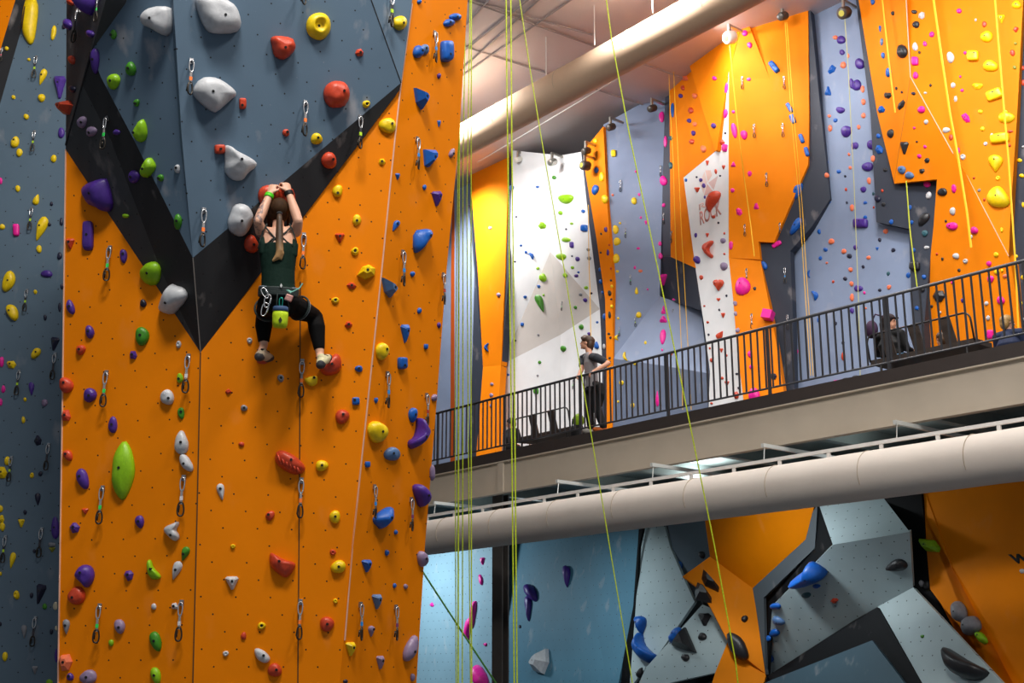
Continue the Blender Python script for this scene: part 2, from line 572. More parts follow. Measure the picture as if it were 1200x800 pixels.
panel('U9l', 'U', [(854, 302), (891, 304), (900, 350), (909, 398), (921, 475), (922, 520), (873, 520), (872, 475), (864, 410), (859, 349)], pU['o5l'], W_OR2, 'the lower orange facet', 'orange_panel', 'lower tilted orange facet')
panel('U11', 'U', [(947, 5), (949, 5), (962, 133), (973, 233), (951, 266), (926, 294), (929, 373), (932, 520), (922, 520), (921, 475), (909, 398), (900, 350), (891, 304), (889, 283), (907, 284), (947, 193), (948, 140)], pU['s1'], W_DK, 'the jagged slate band', 'slate_panel', 'jagged slate band')
panel('U12', 'U', [(949, 5), (975, -10), (990, TOPY), (1000, TOPY), (1003, 0), (1020, 133), (1027, 260), (1065, 268), (1068, 349), (1072, 430), (1074, 500), (932, 520), (929, 373), (926, 294), (951, 266), (973, 233), (962, 133)], pU['g4'], W_GU, 'the lavender grey wall', 'grey_panel', 'lavender grey wall')
panel('U13', 'U', [(1000, TOPY), (1004, TOPY), (1006, 0), (1028, 133), (1048, 215), (1098, 210), (1094, 265), (1087, 333), (1083, 381), (1084, 490), (1074, 500), (1072, 430), (1068, 349), (1065, 268), (1027, 260), (1020, 133), (1003, 0)], pU['s2'], W_DK, 'the stepped slate band', 'slate_panel', 'stepped slate band')
panel('U14a', 'U', [(1004, TOPY), (1058, TOPY), (1062, 0), (1067, 90), (1048, 215), (1028, 133), (1006, 0)], pU['o6'], W_OR2, 'the big orange wall', 'orange_panel', 'big orange wall')
panel('U14b', 'U', [(1067, 90), (1117, 180), (1130, 200), (1185, 310), (1197, 386), (1200, 470), (1084, 490), (1083, 381), (1087, 333), (1094, 265), (1098, 210), (1048, 215)], pU['o7'], W_OR2, 'the big orange wall', 'orange_panel', 'big orange wall')
panel('U14c', 'U', [(1058, TOPY), (1204, TOPY), (1199, 0), (1192, 133), (1185, 236), (1182, 301), (1185, 310), (1130, 200), (1117, 180), (1067, 90), (1062, 0)], pU['o8'], W_OR2, 'the big orange wall', 'orange_panel', 'big orange wall')
panel('U15', 'U', [(1204, TOPY), (1290, TOPY), (1290, 470), (1200, 470), (1197, 386), (1182, 301), (1185, 236), (1192, 133), (1199, 0)], pU['s3'], W_DK, 'the dark wall beyond the big orange one', 'slate_panel', 'dark slate wall')
strip('panel_seam', pU['o7'], [(1062, 0), (1067, 90), (1117, 180)], 0.010, TRIM_PK, 'U')
strip('panel_seam', pU['o7'], [(1067, 90), (1048, 213)], 0.006, mat('seam_orange', '#B86A10', 0.6), 'U')
strip('panel_seam', pU['o8'], [(1130, 200), (1182, 300)], 0.008, TRIM_PK, 'U')
# solid masonry behind the panels
bk = bmesh.new()
boxf(bk, MP(-32, 21.6, 0.0), MA * 40, -MN * 0.4, (0, 0, 15.4))
bm_obj('masonry', bk, mat('back_grey', '#6E6E72', 0.8), ROOTS['U'])

# ------------------------------------------------------------------ lower bouldering wall
pB = {}
pB['1'] = planeD(19.6)
pB['2'] = U3((600, 800, 19.4), (670, 800, 19.0), (670, 660, 19.5))
pB['2b'] = pl3(pB['2'].hit(683, 650), pB['2'].hit(712, 800), UD(742, 710, 18.85))
pB['k'] = planeD(18.75)
pB['3'] = U3((749, 640, 18.9), (814, 705, 18.5), (740, 800, 18.5))
pB['4'] = U3((833, 712, 18.5), (853, 751, 18.4), (760, 800, 18.1))
pB['5'] = planeD(18.8)
pB['o1'] = U3((822, 600, 18.1), (954, 590, 18.1), (882, 689, 18.7))
pB['o2'] = U3((832, 652, 18.35), (882, 689, 18.7), (898, 790, 18.4))
pB['o3'] = U3((853, 750, 18.4), (898, 790, 18.4), (870, 830, 17.9))
pB['s1'] = U3((955, 594, 18.15), (882, 689, 18.35), (898, 790, 18.3))
pB['k1'] = U3((958, 590, 18.2), (976, 638, 18.05), (899, 795, 18.35))
pB['w1'] = U3((960, 592, 18.2), (976, 638, 17.3), (1066, 623, 17.2))
pB['w2'] = U3((976, 638, 17.3), (1066, 623, 17.2), (1000, 727, 18.2))
pB['k3'] = planeD(17.9)
e1 = pB['w2'].hit(1070, 688)
e2 = pB['w2'].hit(1028, 711)
pB['w3'] = pl3(e1, e2, UD(1130, 800, 16.9))
pB['o4'] = U3((1090, 600, 17.9), (1107, 713, 17.7), (1180, 800, 17.2))
pB['o4b'] = pl3(pB['o4'].hit(1085, 590), pB['o4'].hit(1165, 800), UD(1200, 640, 17.65))
pB['bt'] = U3((905, 792, 18.2), (1022, 752, 17.7), (980, 850, 17.3))

ph = 'the bouldering wall'
panel('B5', 'B', [(779, 600), (825, 590), (832, 652), (800, 675), (790, 650)], pB['5'], wallmat('boulder_steel_paint', '#5F7180', dots=False, chalk=0.2), 'the blue-grey boulder facet', 'grey_panel', 'blue grey facet')
panel('B1', 'B', [(470, 590), (583, 590), (590, 800), (596, 960), (440, 960)], pB['1'], W_BL, 'the pale blue boulder wall', 'blue_panel', 'pale blue boulder wall')
panel('B2', 'B', [(583, 590), (680, 590), (683, 650), (712, 800), (730, 960), (596, 960), (590, 800)], pB['2'], W_TL, 'the teal boulder wall', 'teal_panel', 'teal boulder wall')
panel('B2b', 'B', [(680, 590), (762, 590), (749, 640), (742, 710), (725, 800), (730, 960), (712, 800), (683, 650)], pB['2b'], W_TL, 'the teal boulder wall', 'teal_panel', 'teal boulder wall')
panel('Bk', 'B', [(750, 600), (760, 590), (749, 640), (745, 710), (738, 800), (728, 960), (716, 960), (725, 800), (742, 710)], pB['k'], W_BD, 'the dark stripe', 'black_panel', 'thin black stripe')
panel('B3', 'B', [(750, 590), (772, 590), (785, 640), (800, 675), (814, 705), (772, 766), (757, 782), (738, 806), (738, 800), (745, 710), (749, 640)], pB['3'], W_BW, 'the white boulder wedge', 'white_panel', 'white boulder wedge')
panel('Bk2', 'B', [(800, 675), (814, 685), (823, 708), (800, 730), (772, 766), (757, 782), (738, 806), (730, 830), (726, 810), (757, 782), (772, 766), (814, 705)], pB['k'], W_BS, 'the slate stripe', 'slate_panel', 'slate stripe between white facets')
panel('B4', 'B', [(823, 708), (833, 712), (853, 751), (838, 788), (780, 801), (735, 830), (757, 782), (784, 752)], pB['4'], W_BW, 'the small white boulder facet', 'white_panel', 'small white boulder facet')
panel('B4k', 'B', [(838, 788), (836, 796), (790, 815), (735, 850), (735, 830), (780, 801)], pB['k'], W_BD, 'the dark stripe', 'black_panel', 'thin black stripe')
panel('BO1', 'B', [(822, 580), (956, 575), (954, 593), (944, 632), (882, 689), (843, 660), (832, 652)], pB['o1'], W_OR3, 'the orange boulder overhang', 'orange_panel', 'orange boulder overhang')
panel('BO2', 'B', [(832, 652), (843, 660), (882, 689), (886, 713), (898, 790), (878, 774), (853, 751), (833, 712), (820, 690), (800, 675)], pB['o2'], W_OR3, 'the orange boulder flank', 'orange_panel', 'orange boulder flank')
panel('BO3', 'B', [(853, 751), (878, 774), (898, 790), (880, 850), (820, 850), (838, 788)], pB['o3'], W_OR3, 'the low orange boulder facet', 'orange_panel', 'low orange boulder facet')
panel('BS1', 'B', [(956, 575), (958, 590), (955, 642), (895, 700), (897, 790), (898, 790), (886, 713), (882, 689), (944, 632), (954, 593)], pB['s1'], W_BS, 'the slate boulder band', 'slate_panel', 'slate boulder band')
panel('BK1', 'B', [(958, 590), (960, 585), (976, 638), (905, 710), (899, 795), (897, 790), (895, 700), (955, 642)], pB['k1'], W_BD, 'the black boulder band', 'black_panel', 'black boulder band')
panel('BW1', 'B', [(958, 575), (1032, 575), (1036, 584), (1066, 623), (976, 638), (960, 592)], pB['w1'], W_BW, 'the upper pale boulder facet', 'white_panel', 'upper pale boulder facet')
panel('BW2', 'B', [(976, 638), (1066, 623), (1070, 688), (1028, 711), (1000, 727), (899, 792), (905, 710)], pB['w2'], W_BW, 'the shaded white boulder roof', 'white_panel', 'shaded white overhanging facet')
panel('BW3', 'B', [(1028, 711), (1070, 688), (1175, 800), (1235, 870), (1115, 870), (1080, 800)], pB['w3'], W_BW, 'the slanting white boulder slab', 'white_panel', 'slanting white slab')
panel('BK3', 'B', [(1032, 575), (1079, 572), (1082, 600), (1090, 690), (1107, 713), (1200, 825), (1235, 870), (1175, 800), (1070, 688), (1066, 623), (1036, 584)], pB['k3'], W_BD, 'the dark boulder groove', 'black_panel', 'dark groove')
panel('BO4', 'B', [(1079, 560), (1088, 588), (1165, 800), (1190, 880), (1240, 880), (1200, 825), (1107, 713), (1090, 690), (1082, 600)], pB['o4'], W_OR3, 'the dim orange boulder wall', 'orange_panel', 'lit edge of the dim orange wall')
panel('BO4b', 'B', [(1079, 560), (1300, 540), (1300, 880), (1190, 880), (1165, 800), (1088, 588)], pB['o4b'], W_OR3, 'the dim orange boulder wall', 'orange_panel', 'dim orange boulder wall')
panel('BBk', 'B', [(899, 792), (1028, 711), (1080, 800), (1115, 870), (1060, 800), (1022, 750), (905, 800)], U3((899, 792, 18.3), (1028, 711, 17.95), (1080, 800, 17.2)), W_BD, 'the black boulder frame', 'black_panel', 'black frame')
panel('BBt', 'B', [(905, 796), (1022, 750), (1060, 800), (1115, 870), (1000, 900), (880, 850), (896, 800)], pB['bt'], wallmat('boulder_dusk_paint', '#3E5866', chalk=0.4, dots=False), 'the low blue boulder facet', 'blue_panel', 'low blue facet')
# ------------------------------------------------------------------ room shell
def struct(name, bm, m, smooth=False, label=None):
    o = bm_obj(name, bm, m, None, smooth)
    o['kind'] = 'structure'
    if label:
        o['label'] = label
    return o


b = bmesh.new()
boxf(b, (-16, -9, -0.1), (50, 0, 0), (0, 48, 0), (0, 0, 0.1))
struct('floor', b, mat('floor_pad', '#5A5F66', 0.8), label='grey padded gym floor')


def ceil_mat():
    m = bpy.data.materials.new('ceiling_deck')
    m.use_nodes = True
    nt = m.node_tree
    L = nt.links.new
    bs = nt.nodes['Principled BSDF']
    tc = nt.nodes.new('ShaderNodeTexCoord')
    nz = nt.nodes.new('ShaderNodeTexNoise')
    nz.inputs['Scale'].default_value = 0.6
    L(tc.outputs['Object'], nz.inputs['Vector'])
    r = nt.nodes.new('ShaderNodeValToRGB')
    r.color_ramp.elements[0].color = lin('#CFC5C5')
    r.color_ramp.elements[1].color = lin('#DED5D5')
    L(nz.outputs['Fac'], r.inputs['Fac'])
    L(r.outputs['Color'], bs.inputs['Base Color'])
    bs.inputs['Roughness'].default_value = 0.7
    return m


CEILZ = 15.0
b = bmesh.new()
boxf(b, (-16, -9, CEILZ), (50, 0, 0), (0, 48, 0), (0, 0, 0.2))
struct('ceiling', b, ceil_mat(), label='pale metal roof deck')
# faint roof purlins / cables seen against the deck
PUR = mat('purlin_grey', '#A9A1A1', 0.6)
k = 0
for p, q in (((545, 78), (640, -8)), ((547, 57), (625, -5)), ((543, 88), (672, -2)), ((548, 27), (596, -25)), ((640, 34), (690, 52)), ((598, 14), (548, 0)), ((552, 57), (641, 86))):
    b = bmesh.new()
    A_, B_ = atz(*p, CEILZ - 0.03), atz(*q, CEILZ - 0.03)
    d = (B_ - A_).normalized()
    tube(b, [A_ - d * 2, B_ + d * 4], 0.02, 6)
    k += 1
    struct('trim_%d' % k, b, PUR, label='thin purlin under the roof deck')

# balcony ------------------------------------------------------------
RD = 15.12      # edge of the balcony
ZF = 5.8
S0, S1 = -27.0, -4.5
b = bmesh.new()
boxf(b, MP(S0, RD + 0.05, ZF - 0.18), MA * (S1 - S0), -MN * 6.5, (0, 0, 0.18))
struct('floor_balcony', b, mat('balcony_floor', '#45413E', 0.7), label='balcony floor slab')
b = bmesh.new()
boxf(b, MP(S0, RD, ZF - 0.185), MA * (S1 - S0), -MN * 0.05, (0, 0, 0.195))
struct('trim_20', b, mat('fascia_brown', '#3B3432', 0.55), label='dark brown edge board of the balcony')
BEI = mat('beam_beige', '#BDB2A2', 0.6, scale=1.5)
b = bmesh.new()
boxf(b, MP(S0, RD + 0.05, ZF - 0.78), MA * (S1 - S0), -MN * 0.06, (0, 0, 0.60))
boxf(b, MP(S0, RD - 0.02, ZF - 0.79), MA * (S1 - S0), -MN * 0.13, (0, 0, 0.025))
boxf(b, MP(S0, RD - 0.01, ZF - 0.205), MA * (S1 - S0), -MN * 0.06, (0, 0, 0.02))
struct('balcony_beam', b, BEI, label='deep beige beam under the balcony edge')
GREEN = mat('underside_grey', '#7E8A88', 0.7)
b = bmesh.new()
boxf(b, MP(S0, RD + 0.3, ZF - 0.26), MA * (S1 - S0), -MN * 6.2, (0, 0, 0.06))
for k in range(12):
    boxf(b, MP(S0 + 1.0 + k * 2.0, RD + 0.3, ZF - 0.55), MA * 0.14, -MN * 6.2, (0, 0, 0.3))
struct('ceiling_balcony', b, GREEN, label='joists under the balcony')
# column below the balcony
b = bmesh.new()
cc = UD(590, 700, 16.2)
s_c = s_of(cc)
cbox(b, MP(s_c, 16.2, 2.6), MA * 0.30, MN * 0.03, (0, 0, 5.2))
cbox(b, MP(s_c, 16.05, 2.6), MA * 0.30, MN * 0.03, (0, 0, 5.2))
cbox(b, MP(s_c, 16.12, 2.6), MA * 0.04, MN * 0.15, (0, 0, 5.2))
struct('support_column', b, mat('column_grey', '#4A4644', 0.5), label='dark steel column under the balcony')
b = bmesh.new()
s2 = s_of(UD(586, 560, RD))
cbox(b, MP(s2, RD + 0.02, ZF - 0.49), MA * 0.16, MN * 0.04, (0, 0, 0.57))
struct('trim_21', b, BEI, label='stiffener plate on the beige beam')

# ------------------------------------------------------------------ railing
RAILM = mat('rail_charcoal', '#4A4B50', 0.4, metal=0.3)
rail = tag(empty('railing', MP((S0 + S1) / 2, RD + 0.03, ZF)), label='charcoal steel railing with vertical bars along the balcony edge', cat='railing')


def rel(root, p):
    return Vector(p) - root.location


RZ = 1.07
b = bmesh.new()
tube(b, [rel(rail, MP(S0, RD + 0.05, ZF + RZ)), rel(rail, MP(S1, RD + 0.05, ZF + RZ))], 0.024, 10)
bm_obj('top_rail', b, RAILM, rail, True)
b = bmesh.new()
tube(b, [rel(rail, MP(S0, RD + 0.05, ZF + 0.12)), rel(rail, MP(S1, RD + 0.05, ZF + 0.12))], 0.016, 8)
bm_obj('bottom_rail', b, RAILM, rail, True)
sp0 = s_of(UD(1040, 400, RD + 0.05))
k = -3
post_me = None
while sp0 - 2.1 * k > S0:
    s = sp0 - 2.1 * k
    k += 1
    if s > S1:
        continue
    if post_me is None:
        b = bmesh.new()
        cbox(b, (0, 0, 0.52), MA * 0.05, MN * 0.03, (0, 0, 1.06))
        po = bm_obj('post', b, RAILM, rail)
        post_me = po.data
        po.location = rel(rail, MP(s, RD + 0.05, ZF))
    else:
        link('post', post_me, None, rail, rel(rail, MP(s, RD + 0.05, ZF)))
b = bmesh.new()
cbox(b, (0, 0, 0.595), MA * 0.022, MN * 0.022, (0, 0, 0.95))
bar_me = None
rest = bmesh.new()
nb = 0
s = s_of(UD(1212, 400, RD + 0.05))
while s > S0:
    if nb < 98:
        if bar_me is None:
            o = bm_obj('baluster', b, RAILM, rail)
            bar_me = o.data
            o.location = rel(rail, MP(s, RD + 0.05, ZF))
        else:
            link('baluster', bar_me, None, rail, rel(rail, MP(s, RD + 0.05, ZF)))
    else:
        cbox(rest, rel(rail, MP(s, RD + 0.05, ZF + 0.595)), MA * 0.022, MN * 0.022, (0, 0, 0.95))
    nb += 1
    s -= 0.13
bm_obj('far_balusters', rest, RAILM, rail)['kind'] = 'stuff'

# ------------------------------------------------------------------ fabric air ducts
DUCT = mat('duct_fabric', '#D6CDC4', 0.75, scale=2.0, var=0.03, bump=0.06, bscale=9.0)
DUCT2 = mat('duct_fabric_tan', '#C9AB8F', 0.8, scale=2.0, var=0.04, bump=0.05, bscale=7.0)
TRK = mat('track_white', '#E9E7E4', 0.45)
SEAMD = mat('duct_seam', '#A99A88', 0.8)


def duct(label, A_, B_, r, mt, seam_step, track, seed):
    root = tag(empty('air_duct', A_), label=label, cat='air duct')
    d = (B_ - A_).normalized()
    Ln = (B_ - A_).length
    sd = d.cross(Vector((0, 0, 1))).normalized()
    up = sd.cross(d)
    b = bmesh.new()
    n = int(Ln / 0.25)
    rnd = random.Random(seed)
    tube(b, [d * (Ln * i / n) for i in range(n + 1)], [r * (1 + rnd.uniform(-0.006, 0.006)) for i in range(n + 1)], 40)
    bm_obj('fabric_tube', b, mt, root, True)
    q = seam_step * 0.4
    while q < Ln:
        b = bmesh.new()
        c = d * q
        tube(b, [c + (sd * math.cos(t) + up * math.sin(t)) * (r + 0.004) for t in [math.pi * (-0.15 + 1.3 * k / 24) for k in range(25)]], 0.006, 5)
        bm_obj('seam', b, SEAMD, root)
        q += seam_step
    th_ = track
    b = bmesh.new()
    cbox(b, d * Ln / 2 + up * (r + th_), d * Ln, sd * 0.05, up * 0.045)
    bm_obj('suspension_track', b, TRK, root)
    bme = None
    q = 0.3
    while q < Ln:
        p = d * q + up * (r + th_ / 2)
        if bme is None:
            b = bmesh.new()
            cbox(b, (0, 0, 0), d * 0.05, sd * 0.03, up * (th_ + 0.02))
            o = bm_obj('bracket', b, TRK, root, loc=p)
            bme = o.data
        else:
            link('bracket', bme, None, root, p)
        q += 0.85
    return root, d, up, sd, Ln


DA, DB = MP(-24.5, 14.62, 4.285), MP(-4.6, 14.62, 4.285)
rt, d_, up_, sd_, Ln_ = duct('pale fabric air duct with a white track hanging below the balcony beam', DA, DB, 0.325, DUCT, 1.55, 0.095, 3)
# strut channels that carry the lower duct
STR = mat('strut_white', '#DEE2E0', 0.4, metal=0.3)
for px, py in ((1048, 490), (893, 516), (763, 540), (652, 556), (508, 586)):
    tip = UD(px, py, 14.6)
    tip.z = ZF - 0.86
    root_p = rel(rt, tip)
    b = bmesh.new()
    cbox(b, root_p - MN * 1.6, MN * 3.2, MA * 0.05, (0, 0, 0.055))
    bm_obj('strut_channel', b, STR, rt)
    b = bmesh.new()
    zt = 4.285 + 0.325 + 0.1
    tube(b, [Vector((root_p.x, root_p.y, root_p.z)) - MN * 0.05, Vector((root_p.x, root_p.y, zt - rt.location.z)) - MN * 0.02], 0.007, 6)
    bm_obj('hanger_rod', b, STR, rt)
U0_, U1_ = atz(540, 166, 13.7), atz(880, -18, 13.7)
ru, d2_, up2_, sd2_, Ln2_ = duct('tan fabric air duct with a white track hanging high under the ceiling', U0_ - (U1_ - U0_) * 0.15, U1_ + (U1_ - U0_) * 0.2, 0.37, DUCT2, 2.1, 0.05, 5)
for px, py in ((640, 88), (697, 53), (765, 15)):
    p = atz(px, py, 13.7 + 0.4)
    b = bmesh.new()
    tube(b, [rel(ru, p), rel(ru, Vector((p.x, p.y, CEILZ)))], 0.012, 6)
    bm_obj('hanger_rod', b, STR, ru)

# sprinkler pipe / cable below the tan duct
b = bmesh.new()
tube(b, [atz(560, 190, 14.5), atz(724, 92, 14.5)], 0.012, 6)
o = bm_obj('cable', b, mat('cable_grey', '#B5B0AC', 0.6), None)
tag(o, 'thin pale cable under the tan air duct near the ceiling', 'cable')

# ------------------------------------------------------------------ light
w = bpy.data.worlds.new('world')
scn.world = w
w.use_nodes = True
w.node_tree.nodes['Background'].inputs['Color'].default_value = (0.85, 0.92, 1.0, 1)
w.node_tree.nodes['Background'].inputs['Strength'].default_value = 0.28


def area(name, loc, target, size, power, col=(1, 1, 1), sy=None, spread=180):
    l = bpy.data.lights.new(name, 'AREA')
    l.energy = power
    l.color = col
    l.size = size
    if sy:
        l.shape = 'RECTANGLE'
        l.size_y = sy
    l.spread = math.radians(spread)
    o = bpy.data.objects.new(name, l)
    COL.objects.link(o)
    o.location = loc
    d = Vector(target) - Vector(loc)
    o.rotation_euler = d.to_track_quat('-Z', 'Y').to_euler()
    return o


area('tower_light', (-1.2, 4.2, 14.7), (-1.8, 11.5, 7.0), 3.0, 1800, (1.0, 0.95, 0.88), 2.0)
area('tower_light', (4.5, 5.5, 13.8), (0.5, 11.5, 6.5), 1.5, 520, (1.0, 0.92, 0.85), 1.5)  # fill added to brighten the tower flank; no lamp seen there
for s, p in ((-21.5, 430), (-15.0, 290), (-9.5, 225)):
    area('wall_washer_light', MP(s, 15.6, 14.6), MP(s + 0.4, 20.2, 9.0), 2.2, p, (1.0, 0.99, 0.97), 0.8, 125)
area('corner_light', MP(-25.2, 18.7, 14.6), MP(-25.3, 19.9, 12.0), 0.8, 210, (1.0, 0.98, 0.95), None, 110)
cl = UD(818, 34, 18.6)
area('corner_light', cl, cl + MA * 1.0 - MN * 0.9 - Vector((0, 0, 1.6)), 0.25, 42, (1.0, 0.98, 0.94), None, 150)
area('boulder_light', MP(-26.3, 17.2, 4.9), MP(-26.0, 19.6, 1.0), 1.0, 190, (0.80, 0.94, 1.0), 0.5)
area('boulder_light', MP(-19.0, 16.4, 4.9), MP(-19.2, 18.8, 1.2), 0.8, 30, (0.86, 0.96, 1.0), 0.4, 110)
area('boulder_light', MP(-14.2, 15.9, 4.7), MP(-13.6, 17.6, 3.0), 0.8, 40, (0.90, 0.97, 1.0), 0.4, 120)
area('slab_light', MP(-15.6, 17.8, 5.05), MP(-15.6, 17.4, 5.6), 0.5, 30, (0.95, 1.0, 1.0), 0.3)
area('slab_light', MP(-20.5, 17.6, 5.0), MP(-20.5, 17.2, 5.6), 0.5, 8, (0.95, 1.0, 1.0), 0.3)  # added fill for the dark balcony underside, no known lamp
area('slab_light', MP(-11.0, 17.0, 5.0), MP(-11.0, 16.8, 5.6), 0.5, 8, (0.95, 1.0, 1.0), 0.3)  # another added fill under the slab, not a lamp of the hall
area('hall_ceiling_light', (6.0, 15.0, 14.8), (6.0, 15.0, 0), 6.0, 700, (1.0, 0.97, 0.93), 3.0)
area('ceiling_fill', (-5.0, 24.0, 13.0), (-1.5, 28.0, 15.0), 2.0, 90, (1.0, 0.98, 0.98), 2.0)  # added out of view behind the tower to brighten the roof deck
b = bmesh.new()
boxf(b, (-16, 38.6, 0), (50, 0, 0), (0, 0.3, 0), (0, 0, CEILZ))
struct('wall_far', b, mat('far_grey', '#55585C', 0.8), label='far end wall of the hall')
b = bmesh.new()
boxf(b, (-15.9, 6, 0), (0.3, 0, 0), (0, 33, 0), (0, 0, CEILZ))
struct('wall_left', b, mat('far_grey', '#55585C', 0.8), label='plain side wall of the hall')
# ------------------------------------------------------------------ climbing holds
HC = {'y': ('yellow', '#F2CE05'), 'r': ('red', '#CB4426'), 'o': ('salmon orange', '#F07A52'), 'p': ('purple', '#4A2A8C'),
      'n': ('dark navy', '#1B1D38'), 'b': ('blue', '#0F5CB8'), 'g': ('lime green', '#8DC414'), 'G': ('dark green', '#3F8A1C'),
      'w': ('white', '#C6C9CE'), 'k': ('black', '#26262A'), 'm': ('pink', '#F01C9C'), 's': ('grey', '#85878F'),
      'c': ('cream', '#E4DCC0'), 't': ('slate teal', '#2B5A66'), 'v': ('dusty mauve', '#8E7C9C'), 'u': ('dusty blue', '#5678A8'),
      'a': ('olive', '#8A8A1E')}


def hold_mat(c):
    nm, col = HC[c]
    return mat('hold_' + nm.replace(' ', '_'), col, 0.42, var=0.10, scale=22.0, bump=0.10, bscale=120.0)


BOLT = mat('bolt_black', '#141416', 0.5)
SH = {'e': None, 'd': 'teardrop', 'u': 'teardrop', 't': 'triangular', 'T': 'triangular', 'x': 'blocky', 'q': 'ring-shaped', 'c': 'crescent',
      'f': 'faceted', 'j': 'jug-shaped', 'h': 'heart-shaped'}


def outline(kind, n, rnd):
    """unit outline (x right, y up, about -1..1)"""
    P = []
    ph = [rnd.uniform(-1, 1) for _ in range(4)]
    if kind in 'tT':
        base = [(-1, 0.72), (-0.72, 0.98), (0.75, 1.0), (1, 0.68), (0.22, -0.95), (-0.14, -1.0)]
        P = [(x + 0.06 * rnd.uniform(-1, 1), y) for x, y in base]
        if kind == 'T':
            P = [(x, -y) for x, y in P][::-1]
        return P
    if kind == 'f':
        m = 6
        return [(math.cos(2 * math.pi * (k + 0.3 * ph[k % 4]) / m) * rnd.uniform(0.88, 1.05), math.sin(2 * math.pi * (k + 0.3 * ph[k % 4]) / m) * rnd.uniform(0.88, 1.05)) for k in range(m)]
    for k in range(n):
        t = 2 * math.pi * k / n
        c, s = math.cos(t), math.sin(t)
        if kind == 'x':
            e = 0.42
            x = math.copysign(abs(c) ** e, c)
            y = math.copysign(abs(s) ** e, s)
        elif kind == 'd':
            y = s
            x = c * (0.62 + 0.42 * s) * 1.02
        elif kind == 'u':
            y = s
            x = c * (0.62 - 0.42 * s) * 1.02
        elif kind == 'c':
            y = s
            x = c * 0.55 + 0.9 * (y * y) - 0.45
        elif kind == 'h':
            tt = t - math.pi / 2
            x = math.sin(tt + math.pi) ** 3
            y = (13 * math.cos(tt + math.pi) - 5 * math.cos(2 * tt) - 2 * math.cos(3 * (tt + math.pi)) - math.cos(4 * tt)) / 16.0
            y = (13 * math.cos(t) - 5 * math.cos(2 * t) - 2 * math.cos(3 * t) - math.cos(4 * t)) / 17.0 + 0.12
            x = math.sin(t) ** 3
        else:
            w = 1 + 0.06 * math.sin(2 * t + 3 * ph[0]) + 0.05 * math.sin(3 * t + 3 * ph[1])
            x, y = c * w, s * w
        P.append((x, y))
    return P


def dome(bm, P, H, kind, lip=0.0, rings=5):
    """shell over a base outline P (local x,y metres); H height; returns apex"""
    n = len(P)
    cx = sum(p[0] for p in P) / n
    cy = sum(p[1] for p in P) / n
    sy = max(p[1] for p in P) - min(p[1] for p in P)
    base = [bm.verts.new((x, y, -0.004)) for x, y in P]
    last = base
    bm.faces.new(base[::-1])
    if kind in 'tTf':
        prof = [(0.94, 0.30), (0.42, 1.0)]
    elif kind == 'q':
        prof = [(0.98, 0.2), (0.84, 0.6), (0.62, 0.95), (0.52, 1.0), (0.44, 0.94), (0.34, 0.55)]
    elif kind == 'x':
        prof = [(0.99, 0.45), (0.93, 0.8), (0.8, 0.97), (0.4, 1.03)]
    else:
        prof = []
        for k in range(1, rings + 1):
            a = (k / (rings + 0.6)) * math.pi / 2
            prof.append((math.cos(a) ** 0.75, math.sin(a)))
    for s, h in prof:
        up = lip * h * sy
        ring = [bm.verts.new((cx + (x - cx) * s, cy + (y - cy) * s + up, H * h)) for x, y in P]
        for k in range(n):
            bm.faces.new((last[k], last[(k + 1) % n], ring[(k + 1) % n], ring[k]))
        last = ring
    ha = prof[-1][1]
    top = bm.verts.new((cx, cy + lip * ha * sy, H * (ha + (0.0 if kind in 'tTfq' else 0.03))))
    for k in range(n):
        bm.faces.new((last[k], last[(k + 1) % n], top))
    return top.co.copy()


HOLDS = []     # dicts used for the labels


